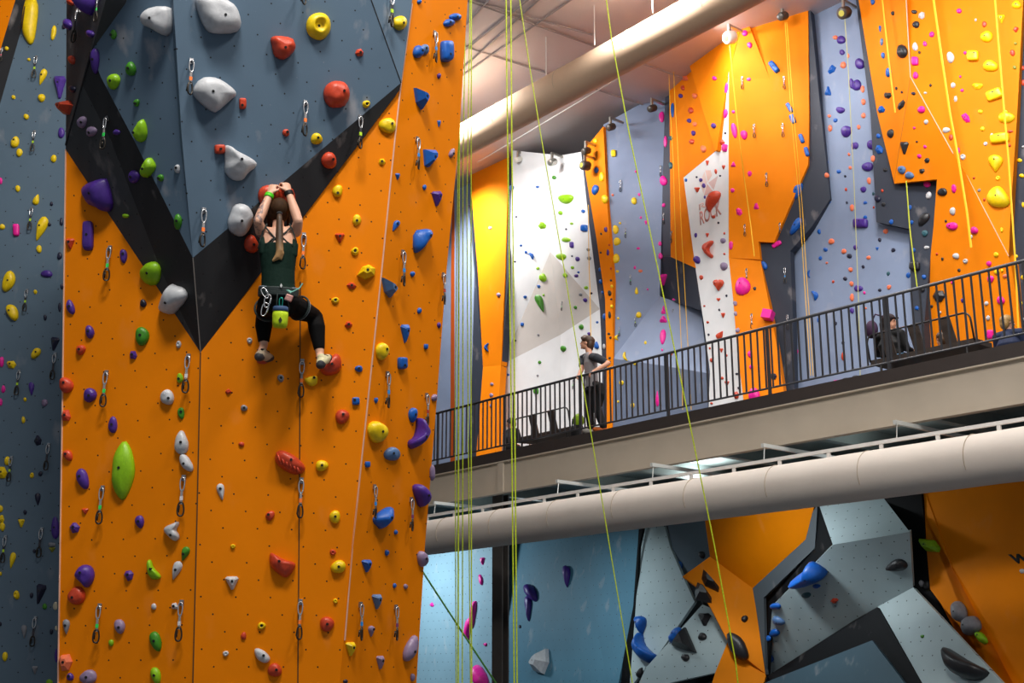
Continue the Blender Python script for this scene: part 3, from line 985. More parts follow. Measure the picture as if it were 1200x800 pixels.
def place_hold(pix, c, kind, fac, hfac=0.42, px=None, py=None, w=None, h=None, bolt=None, lip=0.0, custom=False):
    """pix: outline in the photograph's frame, laid onto the facet's plane"""
    pl = fac['plane']
    cx = sum(p[0] for p in pix) / len(pix)
    cy = sum(p[1] for p in pix) / len(pix)
    O = pl.hit(cx, cy)
    n = pl.n
    t = Vector((0, 0, 1)).cross(n).normalized()
    up = n.cross(t)
    loc = []
    for p in pix:
        v = pl.hit(*p) - O
        loc.append((v.dot(t), v.dot(up)))
    wx = max(p[0] for p in loc) - min(p[0] for p in loc)
    wy = max(p[1] for p in loc) - min(p[1] for p in loc)
    # keep the outline counter-clockwise
    ar = sum(a[0] * b[1] - b[0] * a[1] for a, b in zip(loc, loc[1:] + loc[:1]))
    if ar < 0:
        loc.reverse()
    if fac['zone'] in 'U':
        hfac *= 0.7
    H = min(max(hfac * min(wx, wy), 0.02), 0.30)
    # the bulge leans towards the room: slide the base so that the hold as seen keeps its place
    bm = bmesh.new()
    top = dome(bm, loc, H, kind, lip, 6 if wx * wy > 0.004 else 3)
    if wx * wy > 0.004 and kind not in 'tTfq':
        sc_ = 2.2 / max(wx, wy)
        for v in bm.verts:
            if v.co.z > 0.002:
                q_ = Vector((v.co.x * sc_ + cx, v.co.y * sc_ + cy, v.co.z * sc_))
                d_n = mnoise.noise(q_) * 0.20 + mnoise.noise(q_ * 2.3) * 0.08
                v.co.z *= 1 + d_n
                v.co.x *= 1 + d_n * 0.25
                v.co.y *= 1 + d_n * 0.25
        top = max((v.co for v in bm.verts if abs(v.co.x - top.x) + abs(v.co.y - top.y) < 0.02 + 0.2 * min(wx, wy)), key=lambda c_: c_.z).copy()
    rot = Matrix((t, up, n)).transposed()
    o = bm_obj('climbing_hold', bm, hold_mat(c), None, kind not in 'tTf', loc=O, rot=rot)
    if kind in 'xq' or custom:
        for p in o.data.polygons:
            p.use_smooth = True
    W, Hh = max(p[0] for p in pix) - min(p[0] for p in pix), max(p[1] for p in pix) - min(p[1] for p in pix)
    if bolt is None:
        bolt = (fac['zone'] in 'T' and min(W, Hh) >= 6.5) or (min(W, Hh) >= 9)
    if bolt:
        r = 0.013
        bb = bmesh.new()
        tube(bb, [(0, 0, -0.02), (0, 0, 0.004)], r, 6)
        link_o = bm_obj('bolt', bb, BOLT, o)
        link_o.location = top if kind != 'q' else top + Vector((0, 0, 0.002))
    HOLDS.append(dict(o=o, c=c, kind=kind, fac=fac, x=cx, y=cy, w=W, h=Hh, mw=max(wx, wy), ar=wy / max(wx, 1e-6)))
    return o


def hold(px, py, w, h, c, kind='e', rot=0, fac=None, **kw):
    rnd = random.Random(int(px * 131 + py * 977))
    fac = fac or facet_at(px, py)
    n = 16 if w * h > 60 else 10
    P = outline(kind, n, rnd)
    a = math.radians(rot)
    pix = []
    for x, y in P:
        X, Y = x * w / 2, -y * h / 2
        pix.append((px + X * math.cos(a) - Y * math.sin(a), py + X * math.sin(a) + Y * math.cos(a)))
    return place_hold(pix, c, kind, fac, **kw)


# x y w h colour [shape [rotation]]   (rotation clockwise in degrees); the navy faceted U entry stands for a hung bag
DATA = '''
#L
63 38.5 6 17 y e 10;75 31.5 5 6 n;34 70 4 4 y;50 91 10 20 y d 20;70 103 15 27 p t;49 115 8 10 y;16 114 5 5 y;31 137 6 7 y;72 156 8 12 p
8 57 5 5 y;18 167 9 14 y e 15;23 179 7 10 y;63 186 7 9 y e;1 212 4 8 m;21 221 6 8 y;43 234 10 13 y u 20;60.5 239 4 5 n;72 260 4 10 n
48.5 269 15 30 y d 22;58 263 4 5 n;46 292 6 10 y;3 266 6 7 y;19.5 270 7 14 m x;70 300 6 9 n;55 321 13 9 p;10.5 330 14 25 y e 25
15 366 13 20 y e -20;41.5 342 5 6 y f;53 372 4 7 n;70 360 4 11 n;64 403 10 16 n t 10;42.5 414 9 14 y e 35;2 424 6 12 m;13.5 427 12 11 y f
37 456 9 16 p d;4 456 5 9 m;1 471 4 9 m;29.5 468 4 5 y;52.5 472 7 9 v;27.5 492 4 9 y;44.5 516 9 13 n f;9 540 7 11 y;3 554 11 17 y f
37.5 557 5 7 y q;47.5 555 5 6 n;44.5 585 9 15 n d;29.5 600 4 6 n;1 596 5 9 y;2 608 7 11 y f;3 617 6 11 y;25 613 8 10 y t;65 619 10 25 p
61 638 9 6 s;61 644 8 6 a t;14.5 657 9 20 y d 12;40.5 645.5 4 5 n;1 672 3 5 y;19.5 697 7 11 y q;47 696 12 24 n t 14;37 697.5 4 7 n
52.5 710.5 5 8 G;65 710 6 10 c;28.5 740 9 16 s d;60.5 740 4 7 n;66 736 3 6 c;66 768 4 16 p;6 769 6 12 y;41 785 7 10 s t;58 799 8 7 g;0.5 731 3 6 n
#T
84.5 3 6 8 r;81.5 29 6 13 p;107.5 40 6 9 p;133.5 40.5 7 11 G;86 70.5 5 10 r;112 71 10 29 p;134 95.5 14 19 g;154 81 11 18 G;160.5 120.5 7 9 G
79 126 14 19 r f;86.5 104.5 6 8 n;97 143 10 14 v;108 154 12 12 v;137 155 8 7 p;421 62 11 10 r f;284 121.5 8 13 r x;429 122 9 9 y q;335 155.5 8 9 r
370.5 163 14 13 y j;454 147.5 20 19 y;467.5 27 15 18 y;257 175 12 11 r x;385 188 18 19 r;294 286 16 22 r;395.5 224 13 14 y;447.5 189.5 9 9 y f
418 258 11 13 y;398 279 12 11 r t;416 294.5 9 10 y q;465.5 207 5 8 b t;463 265 9 14 b d 25;412 335 12 9 r f;393 352 9 8 y q;408.5 380.5 10 9 r f
474 391 10 22 b t;446.5 411.5 14 20 y;470 425.5 9 14 b x;420.5 432 9 8 b;417 470 9 9 b x;440.5 468.5 5 8 b f;292.5 399 7 7 w q;329 443 8 9 s q
267.5 459 8 7 r f;286 478 8 8 s;308 423.5 14 6 r;491 364 5 7 b;514 381 4 7 p;498.5 406 4 6 b x;483 321 5 7 b;508.5 466 7 8 v;483 486 9 18 b
529 179.5 6 11 v e 20;497 219.5 4 7 b;511 233 11 18 p t;491 2 5 6 b;533 20 13 9 b;525.5 27 13 9 b;489 61 12 14 b;497 58 9 12 u;521.5 60.5 12 25 b x
514 89 4 7 p;514 145 4 8 b t;440.5 506 22 25 y;458.5 532 17 17 u;430 544 5 7 b x;463.5 623.5 4 6 b;494 654.5 11 19 v;453 647.5 5 7 b;429 663 11 15 b t
462 686 4 6 b;475 687 5 6 v;441 705 11 18 u t;434.5 739.5 9 13 v d;410 760.5 11 17 y t;445 776 9 16 v t;480 760 12 34 v e 18;483 793.5 5 9 v;404.5 798 5 5 n
259 576.5 13 20 w d -10;283 520.5 7 6 r;377 545.5 16 13 y;316.5 604 10 12 r e 25;392.5 605.5 14 15 y;401 488 16 18 r;273 640 6 6 y q
272 683 16 16 w t;390 647 8 7 r q;396.5 664 18 16 y;393 704 6 6 y q;306.5 733 10 9 y q;285.5 745 7 9 r;383 731 18 17 r;264.5 765.5 7 7 w q
307 768 23 12 w e 38;322 785 16 17 r;104 277 12 34 p x;145 300 9 16 p;82.5 286 11 13 r t;147.5 253 8 5 g;179 320 22 27 g;188.5 208.5 8 8 G
158 207 12 15 p;208 198 7 10 w;209 260 9 18 G;83 360 9 18 p e -12;105.5 389 10 16 p e -15;168 355.5 8 9 n;167 394 17 21 G;95 410 11 12 r
156.5 416 10 12 p f;209.5 403.5 6 9 w q;78 451.5 17 18 r;106 463 15 17 p;211 443 8 11 g;196.5 465.5 15 19 w;212.5 484 8 14 G;78 487 12 16 r f
132.5 498 11 19 p;218.5 542.5 13 22 w e -33;80 533.5 10 14 r e -20;97.5 561 14 24 p e -18;100 599 8 7 r t;87.5 618.5 13 14 p f;164 611 10 16 p
217 649 12 18 G d 20;151.5 674 12 14 p f;207 668.5 14 23 w d 20;90.5 698 20 22 r;180.5 710.5 6 8 w;78 734.5 11 18 s d;140.5 733.5 12 18 v e -20
130.5 753 6 9 g;205 710 9 10 w f;183 751 12 26 G e -18;77 776 18 23 o f;82.5 793 8 10 p;104 793 20 17 v;183 791 12 20 g e -20;73 336 4 8 n;506 554 5 20 v
#U
599.6 220 6 6 u;574.5 267 4 4 v;584.5 345.5 5 5 v;571 407 7 10 b c;576.5 450 4 4 v;576 463 4 5 v;575.5 475.5 3 4 v
649.5 208 5 5 G;664 233 17 11 g;657 249.5 5 5 g;635.5 264.5 11 9 g f;670 262 4 3 g;630 219 4 3 b;683.5 247.5 5 4 b;685.5 267.5 7 8 b x
663.5 281 10 6 g;670.5 287 4 7 p x;610.5 287.5 3 3 b;616.5 295.5 3 4 b;622.5 299.5 6 10 b c 140;603.5 306.5 2.4 2.4 n;605 254 2.4 2.4 n
658 301 11 8 g j;677 303.5 5 6 p;670.5 300 2.4 2.4 n;663.5 268.5 2.4 2.4 n;630.5 314.5 4 4 g;671 313.5 4 4 g;689.5 292.5 4 4 s;690.5 302.5 5 5 s
678 319 3 2.6 b;636.5 325.5 8 10 g;662.5 322.5 5 6 g;675.5 323 5 4 p;631.5 335.5 4 4 b;687 337 5 4 g;615.5 348 4 4 b;680.5 345 4 4 s;686 351.5 5 5 p
693 343.5 3 3 n;633.5 356 12 21 G d -20;674.5 360 4 4 G;637 345.5 2.4 3 g;612 380 4 5 b;681.5 383 5 7 G;700 377.5 3 3 b;631 392.5 3 3 s;604 399 2.4 2.4 n
595 385.5 2.4 2.4 s;660.5 408.5 6 8 G;632.5 424.5 4 4 G;699.5 404.5 7 9 b u;690.5 391 4 4 p;630 440 2.6 2.6 s;590.5 434 2.4 2.4 s;634 521 9 5 g;595.5 439 3 3 b;628.5 458 6 9 G
704 330 4 6 b;706 342.5 3 4 b;709.5 371 6 9 b;708 406 3 7 w;703 316 3 5 b;699 199.5 5 7 b;705.5 207.5 6 11 y;698 165 5 6 y;698 222.5 7 13 b e 18
709 233.5 7 11 y;710 269 4 6 p;704.5 274 2.4 3 n;712.5 296 3 7 p;704 296 2.4 2.4 n;714 287 2.4 2.4 r;716 314.5 2.4 3 r;716 328.5 2.4 3 n
717 335.5 3 4 y;714.5 343.5 4 7 k;716.5 350.5 2.4 2.4 n;717 359 3 5 y;714.5 369 3 9 k;713.5 391 3 3 k;715.5 395.5 3 3 k;714.5 419.5 3 3 k;714.5 424 3 3 k
719 180 6 8 y x;718 228.5 3 3 o;743 235.5 7 8 y;749 228 3 4 m;745 201 2.4 3 m;751 255 3 3 m;757 261 4 5 m t;721.5 269 7 11 y;726.5 261.5 3 3 y;723 283 8 10 y
722 303 8 12 y;748 291 4 3 m;744 313.5 3 4 m;750.5 317.5 5 4 o;723.5 318 4 3 y;746 340.5 6 9 y u;759 339 2.4 2.4 m;748.5 369 7 7 y;724.5 373 3 3 y;723 395.5 7 7 y c
756.5 401.5 3 4 y;733 418 6 11 y c -15;728.5 448.5 5 6 y;724.5 470.5 2.4 3 y;741.5 475 4 7 y;744 426 3 4 y
775.5 137 7 12 m;780 166 4 14 m;778 212 8 12 m;778 240.5 4 5 m;773.5 285.5 4 6 m;774 300 5 8 m;777 328 10 14 m t;777.5 363 5 10 m T;777.5 374 9 8 m T
777 394.5 7 17 m e 5;776 410 2.4 3 m;789.5 351 3 3 m;770.5 467 5 19 m u;787 414 3 5 r;803 91 7 7 o T;800.5 103 4 6 r;798 112.5 5 5 p;814.5 112.5 6 6 o;810 129.5 6 7 r
808 141.5 5 5 p;814.5 145.5 5 5 o;813 156 5 6 p;811 166 6 6 r;825 174.5 6 8 o;788.5 129 3.5 17 b;786.5 162 4 6 t;786.5 194 4 8 t
837.5 92 5 5 m;873 39 7 7 m;878.5 53 6 7 m;836.5 147.5 6 6 p;859.5 131 4 4 m;877.5 93 5 4 m;851.5 104 3.5 15 m e 8;850.5 133 5 11 m e 8;850 156 2.4 3 n
846 167 7 8 r f;850 173.5 5 9 m x 10;829 191 4 6 r t;848 196 4 5 r t;839 201 3 6 r;816.5 207.5 2.4 2.4 n;844 206 2.4 2.4 n;804 211 3 4 b;821.5 211 4 5 p
825 217.5 4 6 p;817 222.5 7 6 r t;826 231 2.4 4 p;836.5 254 4 4 r;842 261 2.4 3 n;815.5 275.5 3 6 p;829 275.5 4 5 r t;849 273.5 2.4 3 r;847.5 282 6 7 v
849 297.5 2.4 3 r;817 304.5 8 9 p;848.5 312 8 10 v;822 325 4 6 r;842.5 334 12 16 r h;842 351 5 5 r h;851.5 346.5 2.4 3 n;825.5 358.5 2.4 2.4 r;843 363 2.4 3 n
847.5 369.5 5 6 r t;829.5 377.5 3 3 r;830.5 392 2.4 3 n;844 392.5 10 11 r u 35;832 408 2.4 3 r;845.5 410.5 4 5 r t;834 422 4 5 r;851 416.5 3 4 r;846.5 443 3 4 r
852 449 6 5 r t;863 463 7 10 r f;834 472.5 3 3 r;863.5 438 3 3 n;865.5 454.5 2.4 3 n
907.5 79 7 15 b x -38;925.5 126.5 5 12 b x -30;929 139.5 6 11 b x -20;939.5 162.5 5 11 b x -20;945.5 178 5 11 b x -15;860.5 153 7 17 m e -8;872 158 8 11 m;859.5 192.5 6 6 m T
878.5 203.5 6 7 m f;858.5 223 5 5 m;886.5 242 7 9 m f;866 248 8 10 m f -30;856.5 287.5 5 10 m;870.5 336 19 20 m;884.5 338 4 4 n;861.5 355.5 5 6 v;862 367.5 4 6 v;864.5 387 5 6 v
879 415 6 8 m;880.5 430 5 5 m;884 463 13 17 m j;879 471.5 6 5 w;906.5 441 9 9 n f;934.5 224 10 21 b e 30;933 265 9 22 b e 30;910.5 286.5 5 12 m x 60;895.5 311 7 11 b e -35
979 44 6 5 o;986 47 10 10 p;987 61.5 6 7 p;994 65.5 3 6 o;988.5 76.5 7 8 o;975 81.5 8 14 b f 35;998 98 6 11 p;970.5 106.5 8 11 b T;985 129 10 8 p;1008 75 11 13 p;1004 100 11 13 p
1011 104.5 5 8 o;1012 119.5 5 8 o;972 136 4 4 o;979 141 5 5 b;973 150.5 5 8 o;992 154 13 13 p;999.5 171 4 8 p;968.5 190.5 5 6 b;983 201 5 5 b;990.5 206.5 3 3 n;995 181 3 4 o
996.5 196.5 4 4 o;969 205.5 6 6 o;991.5 222 3 4 r;971.5 236 5 5 b;992.5 237.5 3 3 n;998.5 243.5 5 8 o;1012 135.5 5 7 o;1006.5 149 4 6 o;1003 170.5 6 9 p;1022 170 12 11 p
1017 195.5 13 11 p;1023 186 5 8 o;1018.5 212 5 8 o;1012 222 7 7 p;1023.5 227 3 4 t;1028.5 233 8 8 n;1014 237.5 5 4 b;1024 243 2.4 3 r;1014 254.5 5 4 b;1009 262 17 11 p x
1038 271 6 6 o;1031 281 4 5 n;1028 291.5 4 4 b t;1047 293 5 5 n;1002.5 290 5 6 p;1018 302 5 5 o;1011.5 312.5 4 4 n;1041 320.5 4 5 t;1064.5 322.5 5 7 b;1042 336.5 5 6 o e 20
1031 340 4 4 n;1006 338 10 8 p;1013 343 3 4 m;1014 361 4 3 o;960 271.5 4 6 b;974.5 283 7 7 o;967.5 292.5 5 5 b;989 294.5 6 6 o;995.5 300 6 6 n;961.5 302.5 4 5 b;969 308 3 3 o
997 316 5 6 o;948 321 5 10 b c;990.5 326.5 5 5 n;976.5 330 3 4 r;998 332.5 5 6 o;955 346 8 12 b c 160;998.5 348.5 5 9 o;998.5 364 5 7 p;959 375 3 5 b;979 379 4 5 n
988 401.5 4 4 n;988.5 417.5 5 11 r;934 412 3 6 m;1029.5 159.5 5 6 b;1030.5 175.5 10 12 b f;1037.5 199 5 5 k;1035.5 239.5 5 5 k;1034 223.5 3 4 r;1066.5 243 4 6 b;1044.5 260 5 6 b
1068.5 260.5 4 5 b;1086.5 216 8 8 m;1088.5 229 6 10 w e 18;1083 257 10 17 k e 35;1063 219 2.4 4 w;1084 273.5 7 8 t;1086 290 7 4 w;1072.5 312 12 10 k x;1071 293 4 5 b
1083 324.5 5 6 b;1080.5 339 7 7 k;1074.5 361 5 5 b;1061.5 384 3 4 b;1033 128.5 9 9 b f
1023 2 5 7 b;1046.5 15.5 4 5 k;1031.5 34 4 8 b d;1033.5 49 3.5 9 u;1035 65 4 8 b;1041.5 85 6 11 b;1058 60.5 12 15 k;1071.5 14 7 5 k;1080 18.5 8 10 w f 30;1073.5 29 9 8 k
1072.5 55 7 10 w;1092 40.5 6 7 m;1084 51.5 5 6 m;1077.5 61.5 3 4 k;1072.5 72 8 10 m x;1073 88.5 7 8 m;1090.5 100 3 4 k;1050.5 103.5 3 4 k;1040.5 111.5 9 9 k f;1057 108 2.4 3 n
1070.5 109.5 5 4 n;1056.5 123 7 14 k f 30;1084.5 109 4 3 w;1080 128.5 9 8 m;1124 13 6 6 m;1143.5 23.5 3 4 w;1153.5 28.5 6 7 r;1114 67.5 9 13 w;1131 62 4 4 m;1156.5 43.5 15 13 y j
1140.5 66 14 12 y x;1161 78 17 14 y j;1146 101 14 9 y f;1165.5 111.5 20 12 y x -20;1173.5 22.5 9 10 y t;1191.5 6 12 9 y e;1190.5 34.5 8 7 r f;1186.5 62 6 8 r;1190 51 4 4 a;1189 79 5 5 a
1125.5 90 3 3 m;1117 100 6 7 w;1127.5 106 4 4 m;1120 116 5 8 w f;1149 131 6 5 y;1178 131 6 4 y;1132 138 9 15 m f -35
1044 156.5 7 11 k e 15;1060 173.5 10 15 k t;1085.5 143 5 6 w;1071.5 150 3 3 m;1074.5 166 2.4 2.4 n;1109 152.5 9 7 w;1114.5 161 5 8 r;1123 176.5 5 9 m f;1128.5 184 7 7 w q;1084 172 4 4 m
1077.5 183 5 5 m;1086.5 188 6 6 k;1080.5 200 7 7 k f;1057 199 10 9 u e 30;1066 205.5 10 9 u e 30;1151.5 151 5 6 y;1179.5 138.5 21 12 y j;1172 162.5 23 11 y x -8;1184 154 7 3 r
1183 170.5 4 4 r;1162.5 158 4 4 w q;1155 168.5 5 5 w q;1167 192.5 24 20 y d;1169.5 209 6 6 y q;1141.5 208.5 3 3 r;1147.5 223 4 4 s q;1153.5 234 3 4 r;1104.5 225 12 9 k
1118 221 6 10 m;1116.5 247.5 7 9 w;1108.5 259 3 3 k;1116 265 13 10 m;1142 270 8 9 m;1138.5 277.5 3 5 w;1120.5 300 8 7 w;1131.5 306 6 6 w q;1098 297.5 3 3 r;1104.5 303.5 3 4 k
1124 316.5 4 5 k f;1174 269.5 4 6 y q;1167.5 298.5 6 6 y;1159 309 6 7 m;1161 327 8 8 m;1168.5 318.5 7 7 y;1174.5 317 3 4 y;1178 323.5 6 5 o;1100.5 347 15 16 k f;1128 352 4 5 p
1156 355.5 5 5 w;1158 372.5 5 6 w;1173 352 9 10 m;1092 359 3 4 k;1102 366 3 3 w;1161 392 7 11 m x;1116 331 3 4 m;967 453 12 8 b f;982 449 9 7 m x;993 447 14 9 k;1004 444 11 9 k;1019 443 11 6 p
1198.5 80 4 6 r;1199 97 4 7 r;1195 188 6 5 y;1197.5 206 6 5 y;1199 172 3 3 w;1199 240 3 7 y;1190.5 300.5 5 5 y;1198.5 325 4 6 y;1196.5 355.5 4 5 y;1198.5 374 3 5 w
#B
506.5 708.5 5 6 m f;566 657.5 5 9 m t;564 679 4 13 m e -12;569 755 4 4 m;582 705.5 3 8 m;624 694.5 10 21 p e -25;620 713.5 8 29 p d;609.5 734 3 4 n;665 676 10 25 p d
823 650 7 9 k;797 663 6 12 b;826 726 15 15 k t;823.5 746 10 9 k;803.5 770.5 9 9 k;751 788 9 13 k u 20;872.5 725 8 8 k;957 686.5 10 5 b;945 697 11 7 t;978 703.5 10 7 r f
909 710 14 7 b;912.5 727 16 9 u e 20;908 741 13 8 b;899.5 748 9 7 b;902 770 14 12 b u;1080 683.5 6 8 s;1087 686 9 11 k;1081 745.5 4 4 G;1198 669 6 6 w
'''
zone = None
for ln in DATA.strip().split('\n'):
    if ln.startswith('#'):
        zone = ln[1]
        continue
    for it in ln.split(';'):
        q = it.split()
        x, y, w_, h_ = map(float, q[:4])
        kd = q[5] if len(q) > 5 else 'e'
        ro = float(q[6]) if len(q) > 6 else 0
        hold(x, y, w_, h_, q[4], kd, ro, fac=facet_at(x, y, zone), lip=0.12 if kd in 'jd' else 0.04)


def P5(x0, y0, s, *pts):
    return [(x0 + a / s, y0 + b / s) for a, b in pts]


def chaikin(P, k=1):
    for _ in range(k):
        Q = []
        for a, b in zip(P, P[1:] + P[:1]):
            Q += [(a[0] * .75 + b[0] * .25, a[1] * .75 + b[1] * .25), (a[0] * .25 + b[0] * .75, a[1] * .25 + b[1] * .75)]
        P = Q
    return P


BIG = []


def big(pix, c, word, zone, hf=0.4, kind='e', smooth=True, lip=0.05, bolt=None, label=None, grow=1.06):
    cx = sum(p[0] for p in pix) / len(pix)
    cy = sum(p[1] for p in pix) / len(pix)
    fac = facet_at(cx, cy, zone)
    if smooth:
        pix = chaikin([(cx + (x - cx) * grow, cy + (y - cy) * grow) for x, y in pix])
    o = place_hold(pix, c, kind, fac, hf, lip=lip, custom=smooth, bolt=bolt)
    HOLDS[-1]['word'] = word
    if label:
        HOLDS[-1]['label'] = label
    return o


# --- tower, grey overhang
big([(170, 22), (174, 14), (181, 9), (201, 9), (203, 16), (203, 34), (197, 42), (190, 40), (178, 33), (171, 30)], 'w', 'big', 'T', 0.5)
big([(229, 0), (232, 12), (236, 24), (243, 36), (252, 38.5), (275, 38), (281, 30), (279, 18), (274, 8), (264, 2), (254, -6), (236, -6)], 'w', 'big', 'T', 0.45)
big([(226, 105), (235, 93), (248, 92), (258, 95), (274, 107), (275, 113), (268, 117), (254, 131), (248, 130), (238, 123), (228, 113)], 'w', 'big', 'T', 0.45)
big([(317, 45), (324, 43), (340, 45), (344, 52), (344, 60), (337, 67), (330, 70), (321, 65), (319, 54)], 'r', 'big', 'T', 0.6)
big([(379, 112), (381, 102), (387, 97), (395, 95), (403, 98), (408, 108), (408, 117), (402, 125), (388, 126), (382, 120)], 'r', 'big', 'T', 0.5)
yd = big([(359, 30), (361, 22), (367, 17), (375, 15.5), (382, 18), (386.5, 26), (386, 37), (380, 45), (373, 47), (364, 43), (360, 37)], 'y', 'big', 'T', 0.30, kind='q', label='big yellow disc hold with a round dished centre on the grey tower overhang', bolt=False)
b = bmesh.new()
tube(b, [(0, 0, 0), (0, 0, 0.006)], 0.014, 6)
dz = max(v.co.z for v in yd.data.vertices)
bm_obj('bolt', b, BOLT, yd, loc=(0, 0, dz * 0.47))
big([(263, 181), (263, 172), (267, 171), (275, 177), (290, 185), (298, 191), (298, 196), (288, 203), (283, 210), (275, 211), (267, 206), (263, 199), (264, 189)], 'w', 'branching', 'T', 0.5)
big([(274, 241), (283, 239), (290, 243), (294, 251), (294, 260), (288, 273), (282, 277), (274, 274), (268, 269), (267, 259), (271, 249)], 'w', 'big egg-shaped', 'T', 0.5)
big([(303, 229), (306, 220), (316, 217), (340, 219), (345, 231), (343, 241), (333, 247), (312, 245), (305, 237)], 'r', 'big', 'T', 0.32, label='big red hold under the hands of the climber', bolt=False)
big([(374, 432), (380, 425), (392, 414), (398, 416), (401, 428), (398, 436), (385, 441), (377, 438)], 'r', 'big', 'T', 0.55, label='big red wedge hold under the foot of the climber', grow=1.0)
big([(424, 313), (432, 310), (440, 315), (439, 323), (427, 328), (418, 323)], 'y', 'wedge-shaped', 'T', 0.6, smooth=False, kind='f')
big([(446.5, 325), (454, 330), (460, 338), (461, 342), (456, 349), (450, 342)], 'u', 'fin-shaped', 'T', 0.6, smooth=False, kind='f')
big([(355, 444), (365, 440.5), (372, 440), (373, 448), (368, 453), (361, 452)], 'y', 'fan-shaped', 'T', 0.4, grow=1.0)
big([(495.5, 175), (509, 176), (509, 186), (501, 196.5), (497, 194)], 'b', 'shield-shaped', 'T', 0.5, smooth=False, kind='f')
big([(484.5, 270), (500, 269), (502.5, 272), (500, 281), (488, 296.5), (484, 294)], 'b', 'big tapered', 'T', 0.5, grow=1.05)
big([(484.5, 103), (493, 107), (498, 116), (493, 129), (487, 120)], 'b', 'fin-shaped', 'T', 0.6, smooth=False, kind='f')
big([(487, 491), (490, 491), (496, 501), (496, 508), (490, 518), (483, 526), (478, 523), (478, 516), (484, 513), (487, 503)], 'p', 'banana-shaped', 'T', 0.7)
big([(482.5, 571), (487, 567), (493, 570), (499, 579), (499, 586), (494, 593), (490, 593), (487, 585)], 'p', 'bean-shaped', 'T', 0.6)
big([(437, 606), (446, 598), (454, 594), (458, 596), (457, 605), (451, 613), (445, 620), (442, 616), (437.5, 612)], 'b', 'shell-shaped', 'T', 0.5)
ro = big([(322.5, 538), (325, 530), (330, 528), (341, 532), (352, 540), (357, 547), (356, 552), (348, 556), (337, 553), (326, 545)], 'r', 'ribbed', 'T', 0.45)
big([(317, 648), (321, 649), (332, 656), (345, 659), (345.5, 664), (338, 675), (332, 676), (319, 666), (316, 658)], 'r', 'jagged wedge', 'T', 0.45)
big([(101, 222), (103, 217), (123, 208.5), (127, 214), (132, 235), (132, 243), (128, 248), (119, 243), (110, 239), (105, 230)], 'p', 'big', 'T', 0.45)
big([(177, 184), (183, 193), (182, 199), (174, 208), (168, 207), (168, 202), (173, 189)], 'g', 'leaf-shaped', 'T', 0.5)
big([(105, -12), (98, 2), (98, 6), (103, 13), (106, 18), (109, 17), (112, 2), (112, -12)], 'p', 'pointed', 'T', 0.5)
big([(158, 160), (160, 152), (168, 139), (172, 147), (173, 158), (170, 165), (164, 167)], 'g', 'horn-shaped', 'T', 0.5)
big([(202, 333), (206, 335), (216, 338), (220, 346), (217, 353), (209, 362), (203, 368), (193, 366), (191, 361), (196, 347)], 'w', 'big angular', 'T', 0.45)
big([(134, 541), (138, 527), (146, 516.5), (153, 525), (157, 541), (158, 555), (153, 572), (145, 586.5), (137, 579), (133, 568), (134, 555)], 'g', 'very long', 'T', 0.4, label='very long lime green almond-shaped hold on the narrow orange tower face')
big([(206, 522), (207, 512), (211, 505), (215, 505), (219, 514), (221, 520), (220, 529), (212, 533), (206, 528)], 'w', 'knobbly', 'T', 0.45)
big([(209, 611), (210, 615), (206, 621), (210, 626), (210, 631), (205, 634), (199, 629), (193, 622), (195, 617), (202, 614)], 'w', 'hook-shaped', 'T', 0.5)
big([(88.5, 674), (93, 666), (100, 661.5), (108, 664), (111, 673), (109, 681), (103, 689), (98, 683), (90, 677)], 'p', 'big', 'T', 0.5)
big([(173, 662), (175, 656), (178, 657), (180, 665), (189, 674), (187, 678), (176, 678)], 'g', 'half-moon', 'T', 0.5)
# --- side wall: the long slotted yellow one
ys = big([(27, 26), (29, 10), (32, 0), (42, 0), (45, 10), (43, 30), (40, 48), (35.5, 52.5), (29, 44), (27, 34)], 'y', 'long', 'L', 0.5, label='long yellow slotted hold high on the shaded grey side wall', bolt=False)
b = bmesh.new()
zt = max(v.co.z for v in ys.data.vertices)
tube(b, [(-0.035, 0.17, zt * 0.93), (-0.045, 0.0, zt * 0.97), (-0.052, -0.13, zt * 0.93)], [0.010, 0.014, 0.010], 8, flat=0.8)
bm_obj('slot', b, mat('slot_brown', '#3A2606', 0.8), ys, True)
# --- upper wall
big([(843.5, 223.5), (846, 227), (843, 235), (838, 241), (834, 246), (832, 250.5), (828, 245), (828, 236), (832, 229), (839, 223)], 'r', 'long curved', 'U', 0.45, grow=0.95)
big([(836, 282), (836, 286), (831, 291), (833, 297), (836, 299), (835, 302), (832, 302), (828, 297), (825, 290), (829, 285)], 'r', 'boomerang-shaped', 'U', 0.6)
big([(1156, 232), (1162, 222), (1170, 218.5), (1176, 222), (1184.5, 236), (1180, 243), (1168, 243.5), (1160, 240)], 'y', 'big rounded triangular', 'U', 0.4)
# the pink box-shaped volume
fb = facet_at(900, 370, 'U')
pl_ = fb['plane']
q0 = pl_.hit(902, 371)
n_ = pl_.n
t_ = Vector((0, 0, 1)).cross(n_).normalized()
u_ = n_.cross(t_)
b = bmesh.new()
cbox(b, (0, 0, 0.10), (0.19, -0.06, 0), (0.05, 0.17, 0), (0, 0, 0.2))
o = bm_obj('climbing_hold', b, hold_mat('m'), None, loc=q0, rot=Matrix((t_, u_, n_)).transposed())
tag(o, 'pink box-shaped hold just above the balcony railing', 'climbing hold', 'climbing holds')
